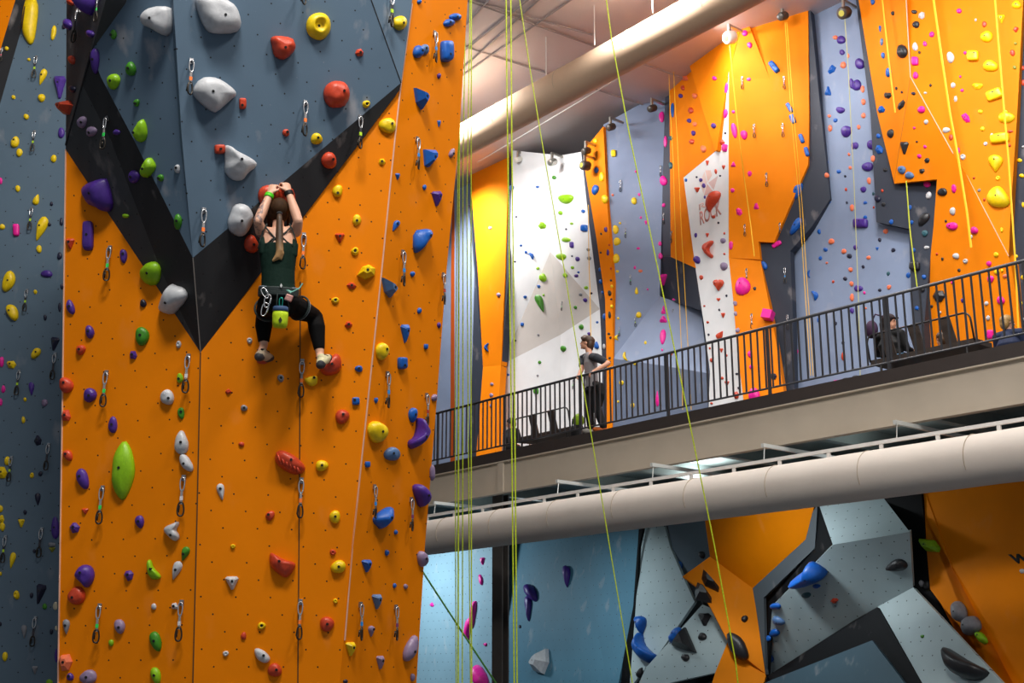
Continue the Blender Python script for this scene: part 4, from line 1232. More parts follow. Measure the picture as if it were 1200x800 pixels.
# --- boulder wall
big([(558, 704), (559, 706), (557, 722), (554.5, 736), (551.5, 735), (553, 722), (555, 706)], 'm', 'long thin', 'B', 0.5, label='long thin pink hold on the pale blue boulder wall, upper of two touching')
big([(550, 724), (553, 726), (551, 740), (549, 749.5), (546, 749), (546.5, 730)], 'm', 'long thin', 'B', 0.5, label='long thin pink hold on the pale blue boulder wall, lower of two touching')
big([(558, 784), (563, 778.5), (573, 794), (571, 806), (566, 806), (559, 795)], 'm', 'big', 'B', 0.6)
big([(626, 782), (634, 768), (643, 760), (643.5, 776), (638, 790), (628, 787)], 'w', 'big wedge-shaped', 'B', 0.5, kind='f', smooth=False)
big([(746, 723.5), (752, 722), (757, 724), (758, 730), (755, 738), (753, 743.5), (751, 740), (749, 730)], 'b', 'curled', 'B', 0.5)
big([(752.5, 743), (754, 743), (756, 755), (763, 763), (771, 768), (768, 774), (760, 777), (750, 769), (747, 761), (748, 754)], 'b', 'big crescent', 'B', 0.5)
big([(785, 752), (790, 743), (797, 735), (801, 740), (799, 749), (793, 756)], 'b', 'rounded', 'B', 0.6)
big([(789, 757), (804, 735), (817, 765), (804, 762)], 'k', 'pyramid', 'B', 0.5, kind='f', smooth=False)
big([(824, 668), (843, 689), (842, 694), (826, 686.5), (822, 678)], 'k', 'wedge', 'B', 0.6, kind='f', smooth=False)
big([(817, 683), (824, 686), (834, 701), (834, 707), (815, 703), (814, 693)], 'k', 'wedge', 'B', 0.6, kind='f', smooth=False)
big([(852, 742), (862, 744), (871, 751), (877, 766), (876, 772), (868, 773), (858, 765), (853, 753)], 'k', 'leaf-shaped', 'B', 0.4)
big([(927, 681), (938, 672), (947, 666), (947, 660), (951, 658), (957, 660), (969, 668), (968, 674), (960, 679), (945, 684), (930, 685)], 'b', 'big fin-shaped', 'B', 0.6)
big([(1039, 664), (1047, 656), (1055, 654.5), (1062, 658), (1064, 664), (1058, 668), (1040, 667)], 'k', 'shell-shaped', 'B', 0.5)
big([(1079.5, 631), (1096, 633), (1102.5, 642), (1101, 647), (1088, 646)], 'g', 'faceted wedge', 'B', 0.7, kind='f', smooth=False)
big([(1112, 760), (1118, 763), (1140, 777), (1159.5, 786), (1155, 793), (1146, 797), (1132, 796), (1118, 787), (1113, 775)], 'k', 'half-disc', 'B', 0.6)
big([(1120, 717), (1121, 707), (1125, 704), (1132, 711), (1134, 720), (1133, 727), (1126, 729), (1121, 725)], 's', 'stubby', 'B', 0.6)
big([(1131, 738), (1137, 723), (1144, 722), (1150, 730), (1150, 738), (1138, 745), (1132, 743)], 's', 'stubby', 'B', 0.6)
big([(1142, 743), (1150, 740), (1159, 747), (1161, 755), (1152, 755)], 'g', 'small wedge', 'B', 0.6)

# ribs on the red ribbed hold
b = bmesh.new()
mx = max(abs(v.co.x) for v in ro.data.vertices)
zt = max(v.co.z for v in ro.data.vertices)
for k in range(6):
    x = -0.11 + k * 0.034
    tube(b, [(x - 0.01, 0.085 - 0.02 * k, zt * 0.35), (x + 0.012, 0.035 - 0.018 * k, zt * 0.86), (x + 0.03, -0.02 - 0.014 * k, zt * 0.72)], 0.009, 6)
bm_obj('rib', b, hold_mat('r'), ro, True)

# ------------------------------------------------------------------ labels that single each hold out
ORD = ['topmost', 'second from the top', 'third from the top', 'fourth from the top', 'fifth from the top', 'sixth from the top', 'seventh from the top',
       'eighth from the top', 'ninth from the top', 'tenth from the top', 'eleventh from the top', 'twelfth from the top', 'thirteenth from the top', 'fourteenth from the top']


def finish_labels():
    for h in HOLDS:
        z = h['fac']['zone']
        m = h['mw']
        size = 'tiny' if m < 0.075 else 'small' if m < 0.125 else 'medium' if m < 0.19 else 'large'
        sh = SH.get(h['kind'])
        if sh is None:
            sh = 'long' if h['ar'] > 2.0 else 'oval' if (h['ar'] > 1.3 or h['ar'] < 0.77) else 'round'
        h['desc'] = '%s %s %s' % (size, HC[h['c']][0], sh) if 'word' not in h else '%s %s' % (h['word'], HC[h['c']][0])
        h['base'] = '%s hold on %s' % (h['desc'], h['fac']['phrase'])
    used = {}
    for h in HOLDS:
        used.setdefault(h['base'], []).append(h)
    marks = [h for h in HOLDS if len(used[h['base']]) == 1]
    for base, L in used.items():
        if len(L) == 1:
            L[0].setdefault('label', base)
    seen = {h['label'] for h in HOLDS if 'label' in h}
    for base, L in used.items():
        if len(L) == 1:
            continue
        L = sorted(L, key=lambda h: h['y'])
        for i, h in enumerate(L):
            if 'label' in h:
                continue
            cand = []
            for m in marks:
                if m['fac']['phrase'] != h['fac']['phrase']:
                    continue
                dx, dy = h['x'] - m['x'], h['y'] - m['y']
                d = math.hypot(dx, dy)
                if d > (70 if h['fac']['zone'] == 'T' else 45):
                    continue
                if abs(dy) > 1.6 * abs(dx):
                    rel_ = 'below' if dy > 0 else 'above'
                else:
                    continue
                # no other member of the class may answer the same description
                if any(g is not h and math.hypot(g['x'] - m['x'], g['y'] - m['y']) < d * 1.6 and ((g['y'] > m['y']) == (dy > 0)) for g in L):
                    continue
                cand.append((d, rel_, m))
            lab = None
            for d, rel_, m in sorted(cand, key=lambda c: c[0]):
                t = '%s, just %s the %s one' % (base, rel_, m['desc'])
                if len(t.split()) <= 16 and t not in seen:
                    lab = t
                    break
            if lab is None:
                n = len(L)
                if i == n - 1:
                    pos = 'lowest'
                elif n > 6 and i >= n / 2:
                    pos = ORD[min(n - 1 - i, len(ORD) - 1)].replace('top', 'bottom')
                else:
                    pos = ORD[min(i, len(ORD) - 1)]
                lab = '%s, %s of its kind' % (base, pos)
                if len(lab.replace('-', '-').split()) > 16:
                    lab = '%s, %s' % (base, pos)
            h['label'] = lab
            seen.add(lab)
    # the 300 that show largest are things of their own; the tiny rest is one object
    vis = sorted(HOLDS, key=lambda h: -h['w'] * h['h'] * (0.25 if (h['x'] < 0 or h['y'] < 0 or h['y'] > 800) else 1.0))
    keep = vis[:N_KEEP]
    rest_ = vis[N_KEEP:]
    for h in keep:
        tag(h['o'], h['label'], 'climbing hold', 'climbing holds on ' + h['fac']['phrase'])
    bpy.context.view_layer.update()
    V, Fc, mi, mats_ = [], [], [], []
    for h in rest_:
        o = h['o']
        me = o.data
        base = len(V)
        V += [o.matrix_world @ v.co for v in me.vertices]
        mm = me.materials[0]
        if mm not in mats_:
            mats_.append(mm)
        for p in me.polygons:
            Fc.append([base + i for i in p.vertices])
            mi.append((mats_.index(mm), p.use_smooth))
        for c in list(o.children):
            bpy.data.objects.remove(c)
        bpy.data.objects.remove(o)
    me = bpy.data.meshes.new('tiny_holds')
    me.from_pydata(V, [], Fc)
    for mm in mats_:
        me.materials.append(mm)
    for p, (k, sm) in zip(me.polygons, mi):
        p.material_index = k
        p.use_smooth = sm
    tag(link('tiny_holds', me), 'scatter of tiny coloured footholds over all the climbing walls', 'footholds', None, 'stuff')


N_KEEP = 300
finish_labels()
# ------------------------------------------------------------------ quickdraws
STEEL = mat('carabiner_steel', '#C9CBCF', 0.25, metal=0.8)
DARKB = mat('carabiner_dark', '#3A352F', 0.35, metal=0.6)
HANG = mat('hanger_steel', '#9A9CA0', 0.35, metal=0.8)
SL_W = mat('sling_white', '#8E8B8C', 0.8)
SL_D = mat('sling_dark', '#35343A', 0.8)
TAPE = {'lime': '#B9E22A', 'green': '#2EDC5C', 'orange': '#FF7A1E', 'blue': '#1E8AD8', 'purple': '#7A3A6A', 'red': '#A83228', 'white': '#D8D6D8', 'pink': '#F07A8C', 'dark': '#3C3A42'}


def loop(bm, zt, zb, w, r, y, tw=0.0, n=20, narrow=0.7):
    P = []
    for k in range(n + 1):
        t = 2 * math.pi * k / n
        z = math.cos(t)
        x = math.sin(t)
        x = math.copysign(abs(x) ** 0.7, x)
        wid = w / 2 * (1 + (narrow - 1) * (0.5 - 0.5 * z))
        X = x * wid
        P.append((X * math.cos(tw), y + X * math.sin(tw), (zt + zb) / 2 + z * (zt - zb) / 2))
    tube(bm, P, r, 6, cap=False)


QP = {}


def quickdraw_meshes():
    b = bmesh.new()
    cbox(b, (0, -0.010, 0.006), (0.034, 0, 0), (0, 0.020, 0), (0, 0, 0.05))
    tube(b, [(0, -0.018, 0.012), (0, -0.028, 0.012)], 0.011, 6)
    QP['hanger'] = bm_obj('hanger', b, HANG)
    b = bmesh.new()
    loop(b, 0.006, -0.108, 0.046, 0.0066, -0.032)
    QP['carabiner'] = bm_obj('carabiner', b, STEEL, None, True)
    b = bmesh.new()
    loop(b, -0.20, -0.315, 0.044, 0.0075, -0.036, 0.5, narrow=1.35)
    tube(b, [(-0.017, -0.026, -0.225), (-0.024, -0.023, -0.285)], 0.008, 6)
    QP['rope_carabiner'] = bm_obj('rope_carabiner', b, DARKB, None, True)
    b = bmesh.new()
    cbox(b, (0, -0.034, -0.155), (0.020, 0, 0), (0, 0.007, 0), (0, 0, 0.125))
    QP['sling_w'] = bm_obj('sling', b, SL_W)
    QP['sling_d'] = link('sling', QP['sling_w'].data.copy())
    QP['sling_d'].data.materials[0] = SL_D
    for k, c in TAPE.items():
        b = bmesh.new()
        cbox(b, (0, -0.034, -0.168), (0.025, 0, 0), (0, 0.011, 0), (0, 0, 0.034))
        QP['tape_' + k] = bm_obj('tape', b, mat('tape_' + k, c, 0.6))


quickdraw_meshes()
QD = '''
L 43 68 43 92 lime;L 41 155 40 178 lime;L 38 245 37 270 lime;L 32 341 30 365 lime;L 65 416 63 445 dark;L 23 436 21 463 lime;L 57.5 522 54 551 dark
L 14 537 12.5 564 lime;L 49.5 621 48 653 dark;L 7 630 5 659 lime;L 42 725 40 757 dark;L 3 57 3 72 pink
T 94 13 92 48 dark;T 118 -4 116 25 green;T 126.5 140 125 175 green;T 223.5 73 220 112 orange;T 238 248 235 290 orange;T 357 122 354 160 orange;T 421 139 419 175 lime
T 457 -6 457 33 lime;T 356 277 352 316 orange;T 471 297 469 335 blue;T 354 425 351 466 orange;T 453 439 452 478 blue;T 518.5 323 518.5 357 red;T 499 464 499 499 red
T 488 164 487.5 199 blue;T 508.5 40 508.5 74 blue;T 438 571 437 607 blue;T 481 586 480.5 622 purple;T 421.5 709 420.5 750 blue;T 463 712 462 750 purple
T 353 564 350.5 607 orange;T 352 706 350.5 749 orange;T 129.5 292 126 330 green;T 125.5 438 122.5 477 green;T 221.5 419 218 461 white;T 121 573 118 614 green
T 216 561 213 605 white;T 117.5 711 115 753 green;T 213.5 707 211 751 white;T 356 -28 356 7 orange
U 727 212 728 225 white;U 733 268 733 279 lime;U 739 323 739 334 green;U 744.5 372 744.5 383 lime;U 725.5 384 725.5 394 green;U 778 251 778 263 pink;U 774 195 774 207 white
U 789 363 788 374 pink;U 870 91 869.5 105 pink;U 919 91 919 105 pink;U 884 147 884.5 162 pink;U 917.5 146 918 161 pink;U 898.5 204 899.5 219 pink;U 873 264 873 277 white
U 875 316 877 330 white;U 881 369 881.5 385 white;U 914 262 914.5 274 blue;U 920 315 921 332 blue;U 923 370 923 386 blue;U 672 446 672 456 green;U 659 354 659 364 green;U 787 418 787 430 dark
U 787.5 272 787.5 285 dark
'''
ALLQD = []
first = True
for ln in QD.strip().split('\n'):
    for it in ln.split(';'):
        z, x0, y0, x1, y1, tp = it.split()
        x0, y0, x1, y1 = map(float, (x0, y0, x1, y1))
        f = facet_at(x0, y0, z)
        pl_ = f['plane']
        n = pl_.n
        O = pl_.hit(x0, y0)
        # length of the drop, read on a vertical plane through the hanger
        vp = Pl(O, Vector((n.x, n.y, 0)))
        Ls = (vp.hit(x1, y1) - O).length / 0.315
        nh_ = Vector((n.x, n.y, 0)).normalized()
        X = Vector((0, 0, 1)).cross(nh_).normalized()
        Y = -nh_
        r = empty('quickdraw', O, rot=Matrix((X, Y, Vector((0, 0, 1)))).transposed())
        r.scale = (Ls, Ls, Ls)
        use = ['hanger', 'carabiner', 'sling_d' if tp in ('dark', 'lime') else 'sling_w', 'rope_carabiner']
        sl = None
        for u in use:
            c = QP[u].copy()
            c.parent = r
            COL.objects.link(c)
            if u.startswith('sling'):
                sl = c
        c = QP['tape_' + tp].copy()
        c.parent = sl
        COL.objects.link(c)
        ALLQD.append((f['phrase'], tp, y0, r))
for o in list(QP.values()):
    bpy.data.objects.remove(o)
cls = {}
for ph, tp, y0, r in ALLQD:
    cls.setdefault((ph, tp), []).append((y0, r))
for (ph, tp), L in cls.items():
    L.sort(key=lambda a: a[0])
    w_ = {'dark': 'all dark quickdraw', 'white': 'white quickdraw'}.get(tp, 'quickdraw with %s tape' % tp)
    for i, (y0, r) in enumerate(L):
        lab = '%s on %s' % (w_, ph)
        if len(L) > 1:
            lab += ', lowest of its kind' if i == len(L) - 1 else ', %s of its kind' % ORD[i]
        if len(lab.split()) > 16:
            lab = lab.replace(' of its kind', '')
        tag(r, lab, 'quickdraw', 'quickdraws on ' + ph)

# ------------------------------------------------------------------ ropes
LIME = mat('rope_lime', '#BBD21C', 0.6, scale=60, var=0.25)
LIME2 = mat('rope_green', '#4F8F3A', 0.6, scale=60, var=0.25)
YEL = mat('webbing_yellow', '#F2B90A', 0.6)
PALE = mat('webbing_pale', '#B9B778', 0.7)


def rope(pix, Y, r, m, label, ext=True):
    pl_ = Pl((0, Y, 0), (0, -1, 0))
    pix = list(pix)
    if ext:
        (xa, ya), (xb, yb) = pix[0], pix[1]
        yt = -340 - 0 * Y
        pix.insert(0, (xa + (xb - xa) / (yb - ya) * (yt - ya) * 0.6, yt))
        (xa, ya), (xb, yb) = pix[-2], pix[-1]
        pix.append((xb + (xb - xa) / (yb - ya) * (960 - yb) * 0.6, 960))
    P = [pl_.hit(*p) for p in pix]
    P = [Vector((p.x, p.y, min(max(p.z, 0.02), CEILZ - 0.01))) for p in P]
    b = bmesh.new()
    o0 = P[-1].copy()
    tube(b, [p - o0 for p in P], r, 8)
    o = bm_obj('climbing_rope', b, m, None, True, loc=o0)
    tag(o, label, 'rope', 'climbing ropes')
    return o


rope([(541, -20), (536.4, 200), (533.4, 480), (534.4, 800)], 14.0, 0.0055, LIME, 'lime climbing rope hanging closest to the orange tower flank')
rope([(543, -20), (538.2, 160), (537.4, 400), (536.8, 800)], 13.6, 0.0085, LIME, 'thick lime rope, second from the orange tower flank')
rope([(546, -20), (542.4, 200), (542.4, 480), (541.8, 800)], 13.8, 0.0062, LIME, 'lime rope, third from the orange tower flank')
rope([(551.2, -20), (547, 240), (548.5, 480), (551.2, 800)], 14.2, 0.0058, LIME, 'lime rope, fourth from the orange tower flank, slightly slack')
rope([(552.4, -20), (552, 240), (552, 480), (552.8, 800)], 13.8, 0.0068, LIME, 'lime rope, fifth from the orange tower flank')
rope([(593, -20), (594, 100), (597, 320), (600.2, 560), (602.6, 800)], 13.2, 0.0075, LIME, 'lime rope of the hanging pair before the dark column, on the tower side')
rope([(598.5, -20), (599.7, 160), (602.5, 400), (604.5, 640), (606, 800)], 13.2, 0.0075, LIME, 'lime rope of the hanging pair before the dark column, away from tower')
rope([(708, -20), (717, 48), (738, 160), (772, 320), (792.5, 419), (805, 480), (837, 638), (862, 775)], 13.0, 0.0068, LIME, 'long slanting lime rope crossing both air ducts and the grey balcony wall')
rope([(606, -20), (621, 80), (634, 160), (662, 320), (688, 480), (714, 638), (742, 805)], 14.0, 0.0058, LIME, 'thin slanting lime rope crossing in front of the teenager on the balcony')
rope([(489, 660), (540, 738), (585, 806)], 14.4, 0.010, LIME2, 'dark green rope slanting down from the tower across the pale blue wall', False)

# ------------------------------------------------------------------ auto belays on the upper wall
ABW = mat('belay_white', '#E6E4DA', 0.35)
ABD = mat('belay_dark', '#4A423C', 0.4)
ABL = mat('belay_label', '#C9C24A', 0.5)
ABS = mat('belay_steel', '#B9B6AE', 0.3, metal=0.7)


def ribbon(bm, P, w, t=0.006):
    for a, b_ in zip(P, P[1:]):
        d = b_ - a
        boxf(bm, a - MA * w / 2 - MN * t / 2, d, MA * w, MN * t)


def autobelay(px, py, D, R, body, label, webs=(), face=None, wm=None, lab=True, wr=0.012):
    c = UD(px, py, D)
    r = tag(empty('auto_belay', c), label, 'auto belay', 'auto belays on the upper wall')
    fd = (face or (MN * 0.9 + Vector((0, 0, -0.45)))).normalized()
    b = bmesh.new()
    sd = fd.cross(Vector((0, 0, 1))).normalized()
    tube(b, [fd * v for v in (-0.12, -0.115, -0.09, 0.06, 0.09, 0.10)], [R * 0.7, R * 0.9, R, R, R * 0.9, R * 0.75], 20)
    bm_obj('housing', b, body, r, True)
    if lab:
        b = bmesh.new()
        tube(b, [fd * 0.098, fd * 0.104], R * 0.5, 18)
        bm_obj('label_plate', b, ABL, r)
    b = bmesh.new()
    cbox(b, Vector((0, 0, R + 0.07)), sd * 0.05, fd * 0.06, (0, 0, 0.16))
    cbox(b, Vector((0, 0, R + 0.15)) - MN * 0.2, MA * 0.05, MN * 0.45, (0, 0, 0.05))
    bm_obj('bracket', b, ABS, r)
    for w_ in webs:
        b = bmesh.new()
        P = [UD(x, y, D) - c for x, y in w_]
        P[0] = P[0]
        tube(b, P, wr, 6, side=MA, flat=0.4)
        bm_obj('webbing', b, wm or YEL, r)
    return r


autobelay(855, 44, 19.0, 0.135, ABW, 'white round auto belay on the bright orange facet above the white pillar', [[(855, 52), (858.5, 90), (863, 133), (871, 200), (880, 266), (884, 300)]], face=MN * 0.6 + Vector((-0.6, -0.2, -0.5)))
autobelay(989, 15, 19.75, 0.125, ABD, 'dark round auto belay with yellow label on the lavender grey wall', [[(990, 22), (994, 80), (1001, 220), (1006, 350), (1008, 440)]], wm=PALE, wr=0.009)
autobelay(917, 19, 19.5, 0.09, ABD, 'dark auto belay high on the broad orange wall', [[(920, 26), (927, 133), (937, 240), (942, 320), (950, 440)], [(922, 26), (930, 133), (940, 240), (945, 320), (953, 440)]], lab=False, wr=0.008)
autobelay(786, 66, 19.85, 0.05, ABS, 'small silver auto belay at the edge of the recessed orange facet', [[(783.5, 73), (785, 120), (789, 190), (792, 300), (796, 350), (799, 420), (800, 480)], [(789, 76), (791, 120), (794, 170), (798, 260), (802, 330), (807, 420), (810, 480)]], lab=False, wr=0.009)
autobelay(543, 190, 20.2, 0.07, ABS, 'small auto belay at the top of the narrow grey strip', lab=False)
autobelay(607, 187, 19.9, 0.07, ABW, 'pale auto belay in the top corner of the white corner wall', lab=False)
autobelay(647, 190, 19.9, 0.09, ABS, 'grey auto belay at the top fold of the white corner wall', lab=False)
autobelay(685.5, 194, 19.6, 0.115, ABD, 'brown auto belay, lower of two on the slim orange strip', [[(689.5, 240), (690, 300), (691.5, 345), (692.3, 395)]], face=MN * 0.5 + Vector((-0.7, -0.3, -0.1)))
autobelay(686.5, 177, 19.6, 0.085, ABD, 'brown auto belay, upper of two on the slim orange strip', lab=False)
autobelay(715.5, 149, 19.7, 0.085, ABD, 'dark auto belay at the top of the tall grey wall beside orange', lab=False)
autobelay(764, 127, 20.2, 0.085, ABD, 'dark auto belay at the top of the tall grey wall beside navy', lab=False)
autobelay(780, 92, 20.3, 0.07, ABD, 'dark auto belay at the top of the narrow navy strip', lab=False)


def strap(pix, D, w, m, label):
    P = [UD(x, y, D) for x, y in pix]
    b = bmesh.new()
    o0 = P[-1].copy()
    tube(b, [p - o0 for p in P], w, 6, side=MA, flat=0.3)
    tag(bm_obj('webbing_strap', b, m, None, loc=o0), label, 'strap', 'belay straps on the upper wall')


strap([(1025, -60), (1034, 0), (1041, 66), (1049, 132)], 19.5, 0.017, YEL, 'yellow strap on the big orange wall beside the small blue holds')
strap([(1088, -60), (1094, 0), (1101, 50), (1113, 132), (1122, 180), (1133, 248), (1138, 290)], 19.3, 0.022, YEL, 'wide yellow strap down the middle of the big orange wall')
strap([(1160, -60), (1166, 0), (1170, 50), (1177, 133), (1182, 190), (1186, 250), (1190, 310), (1194, 400)], 19.5, 0.017, YEL, 'yellow strap beside the large yellow holds of the big orange wall')
strap([(1062, 212), (1063, 225), (1066, 266), (1070, 300), (1075, 338)], 19.7, 0.012, mat('webbing_lime', '#C3C92A', 0.6), 'lime strap across the stepped slate band')

# ------------------------------------------------------------------ lettering on the walls


def lettering(txt, plane, quad, m, name, parent, off=0.006, bold=0.02):
    """quad: pixel corners bl, br, tr, tl of the line of writing, laid on its wall"""
    cu = bpy.data.curves.new('txt', 'FONT')
    cu.body = txt
    cu.offset = bold
    to = bpy.data.objects.new('txt', cu)
    COL.objects.link(to)
    dg = bpy.context.evaluated_depsgraph_get()
    me = bpy.data.meshes.new_from_object(to.evaluated_get(dg))
    bpy.data.objects.remove(to)
    xs = [v.co.x for v in me.vertices]
    ys = [v.co.y for v in me.vertices]
    x0, x1, y0, y1 = min(xs), max(xs), min(ys), max(ys)
    bl, br, tr, tl = [plane.hit(px, py, off) for px, py in quad]
    for v in me.vertices:
        u, w_ = (v.co.x - x0) / (x1 - x0), (v.co.y - y0) / (y1 - y0)
        v.co = (bl * (1 - u) + br * u) * (1 - w_) + (tl * (1 - u) + tr * u) * w_
    o = link(name, me, m, parent)
    md = o.modifiers.new('thick', 'SOLIDIFY')
    md.thickness = 0.004
    return o


ROOTS_U = ROOTS['U']
lettering('ROCK', pU['wr'], [(820.5, 264), (845.5, 251), (843.5, 234.5), (819.5, 248)], mat('letter_red', '#C98A84', 0.6), 'lettering', ROOTS_U)['label'] = 'faded red writing ROCK'
lettering('RED', pU['wr'], [(819.3, 246.5), (844, 232.5), (843, 226), (818.8, 239.5)], mat('letter_pink', '#E8C2BC', 0.6), 'lettering', ROOTS_U)['label'] = 'very pale pink writing above ROCK'
for k, (pts, c) in enumerate((([(826.5, 199.5), (833, 199.5), (834.3, 205.5), (829.3, 213.3)], '#EBC9BF'), ([(830, 214), (841.5, 205.8), (836.3, 222.5)], '#DDC0BE'),
                              ([(825, 229), (828.6, 215.5), (835, 223.5), (829, 228)], '#DDB2AC'), ([(820, 214.5), (825.5, 201), (828.6, 213.5), (824.5, 227)], '#EBD2CA'))):
    b = bmesh.new()
    f_ = [b.verts.new(pU['wr'].hit(x, y, 0.004)) for x, y in pts]
    g_ = [b.verts.new(pU['wr'].hit(x, y, 0.0005)) for x, y in pts]
    b.faces.new(f_)
    for i in range(len(f_)):
        b.faces.new((f_[i], g_[i], g_[(i + 1) % len(f_)], f_[(i + 1) % len(f_)]))
    bm_obj('gem_emblem', b, mat('gem_%d' % k, c, 0.6), ROOTS_U)['label'] = 'pale pink facet of a gem emblem'
lettering('W', pB['o4b'], [(1187, 660.5), (1210, 659), (1204, 648), (1181, 649.5)], mat('letter_black', '#0B0A0A', 0.6), 'lettering', ROOTS['B'], bold=0.05)['label'] = 'heavy black letter W'

# ------------------------------------------------------------------ balcony furniture
BROWN = mat('bench_brown', '#4A403B', 0.55)
TUBE = mat('bench_tube', '#3E3C3D', 0.4, metal=0.4)


def bench(s0, s1, D, label, boards):
    r = tag(empty('bench', MP((s0 + s1) / 2, D, ZF)), label, 'bench', 'benches behind the railing')
    c = r.location
    up = Vector((0, 0, 1))
    W = s1 - s0
    b = bmesh.new()
    boxf(b, MA * (-W / 2) + up * 0.36, MA * W, -MN * 0.46, up * 0.07)
    bm_obj('seat', b, BROWN, r)
    b = bmesh.new()
    h = 0.80
    P = [MA * (-W / 2) + up * 0.40]
    for k in range(7):
        a = math.pi / 2 * k / 6
        P.append(MA * (-W / 2 + 0.12 - 0.12 * math.cos(a)) + up * (h - 0.12 + 0.12 * math.sin(a)) + MN * 0.05)
    for k in range(7):
        a = math.pi / 2 * k / 6
        P.append(MA * (W / 2 - 0.12 + 0.12 * math.sin(a)) + up * (h - 0.12 + 0.12 * math.cos(a)) + MN * 0.05)
    P.append(MA * (W / 2) + up * 0.40)
    tube(b, P, 0.014, 8)
    bm_obj('back_frame', b, TUBE, r, True)
    for s in boards:
        b = bmesh.new()
        boxf(b, MA * (s - (s0 + s1) / 2 - 0.08) + up * 0.42, MA * 0.17, -MN * 0.025, up * 0.37 + MN * 0.05 - MA * 0.06)
        bm_obj('back_board', b, BROWN, r)
    for s in (-W / 2 + 0.15, W / 2 - 0.15):
        b = bmesh.new()
        for q in (0.04, 0.42):
            tube(b, [MA * s - MN * q, MA * s - MN * q + up * 0.37], 0.02, 8)
        tube(b, [MA * s - MN * 0.04 + up * 0.03, MA * s - MN * 0.42 + up * 0.03], 0.016, 8)
        bm_obj('leg', b, TUBE, r)
    return r


def S(px, D):
    return s_of(UD(px, 450, D))


bench(S(604, 15.95), S(668, 15.95), 15.95, 'dark brown bench with slanted back boards beside the standing teenager', [S(627, 15.95), S(649, 15.95)])
bench(S(1022, 15.95), S(1147, 15.95), 15.95, 'dark brown bench with metal back frame under the big orange wall', [S(1047, 15.95), S(1081, 15.95), S(1119, 15.95)])

# backpack beside the teenager
c0 = UD(677, 500, 15.7)
c0.z = ZF
bp = tag(empty('backpack', c0), 'lime green and black backpack beside the legs of the teenager', 'backpack')
b = bmesh.new()
ellipsoid(b, (0, 0, 0.19), MA * 0.15, MN * 0.12, (0, 0, 0.20), 16, 12)
bm_obj('body', b, mat('pack_black', '#1C1C20', 0.7), bp, True)
b = bmesh.new()
ellipsoid(b, MA * 0.02 + Vector((0, 0, 0.43)), MA * 0.12, MN * 0.10, (0, 0, 0.13), 16, 12)
bm_obj('top_pocket', b, mat('pack_lime', '#A6D41E', 0.6), bp, True)
b = bmesh.new()
tube(b, [MN * 0.11 + Vector((0, 0, 0.06)), MN * 0.15 + Vector((0, 0, 0.25)), MN * 0.12 + Vector((0, 0, 0.45))], 0.02, 6, side=MA, flat=0.3)
bm_obj('strap', b, mat('pack_black', '#1C1C20', 0.7), bp)
# ------------------------------------------------------------------ people
SKIN = mat('skin_fair', '#D9A083', 0.5, var=0.06, scale=9)
SKIN.node_tree.nodes['Principled BSDF'].inputs['Subsurface Weight'].default_value = 0.08


def cap(bm, P, R, n=14, side=None, flat=1.0):
    """limb: rounded tube through P with radii R"""
    P = [Vector(p) for p in P]
    R = list(R)
    d0 = (P[1] - P[0]).normalized()
    d1 = (P[-1] - P[-2]).normalized()

    def rr(v, k):
        return (v[0] * k, v[1] * k) if isinstance(v, (tuple, list)) else v * k

    def mx(v):
        return min(v) if isinstance(v, (tuple, list)) else v
    PP = [P[0] - d0 * mx(R[0]) * 0.95, P[0] - d0 * mx(R[0]) * 0.7] + P + [P[-1] + d1 * mx(R[-1]) * 0.7, P[-1] + d1 * mx(R[-1]) * 0.95]
    RR = [rr(R[0], 0.3), rr(R[0], 0.72)] + R + [rr(R[-1], 0.72), rr(R[-1], 0.3)]
    tube(bm, PP, RR, n, side=side, flat=flat)


def bez(a, b, c, n=6):
    a, b, c = Vector(a), Vector(b), Vector(c)
    return [a * (1 - t) ** 2 + b * 2 * t * (1 - t) + c * t * t for t in [k / n for k in range(n + 1)]]


def fuse(name, bm, m, parent, voxel=0.008, it=3, fac=0.5):
    """merge the overlapping shells of bm into one continuous surface"""
    bmesh.ops.recalc_face_normals(bm, faces=bm.faces[:])
    me = bpy.data.meshes.new(name)
    bm.to_mesh(me)
    bm.free()
    o = bpy.data.objects.new(name, me)
    COL.objects.link(o)
    r = o.modifiers.new('r', 'REMESH')
    r.mode = 'VOXEL'
    r.voxel_size = voxel
    if it:
        s = o.modifiers.new('s', 'SMOOTH')
        s.iterations = it
        s.factor = fac
    dg = bpy.context.evaluated_depsgraph_get()
    dg.update()
    me2 = bpy.data.meshes.new_from_object(o.evaluated_get(dg))
    me2.name = name
    bpy.data.objects.remove(o)
    me2.polygons.foreach_set('use_smooth', [True] * len(me2.polygons))
    me2.materials.clear()
    return link(name, me2, m, parent)


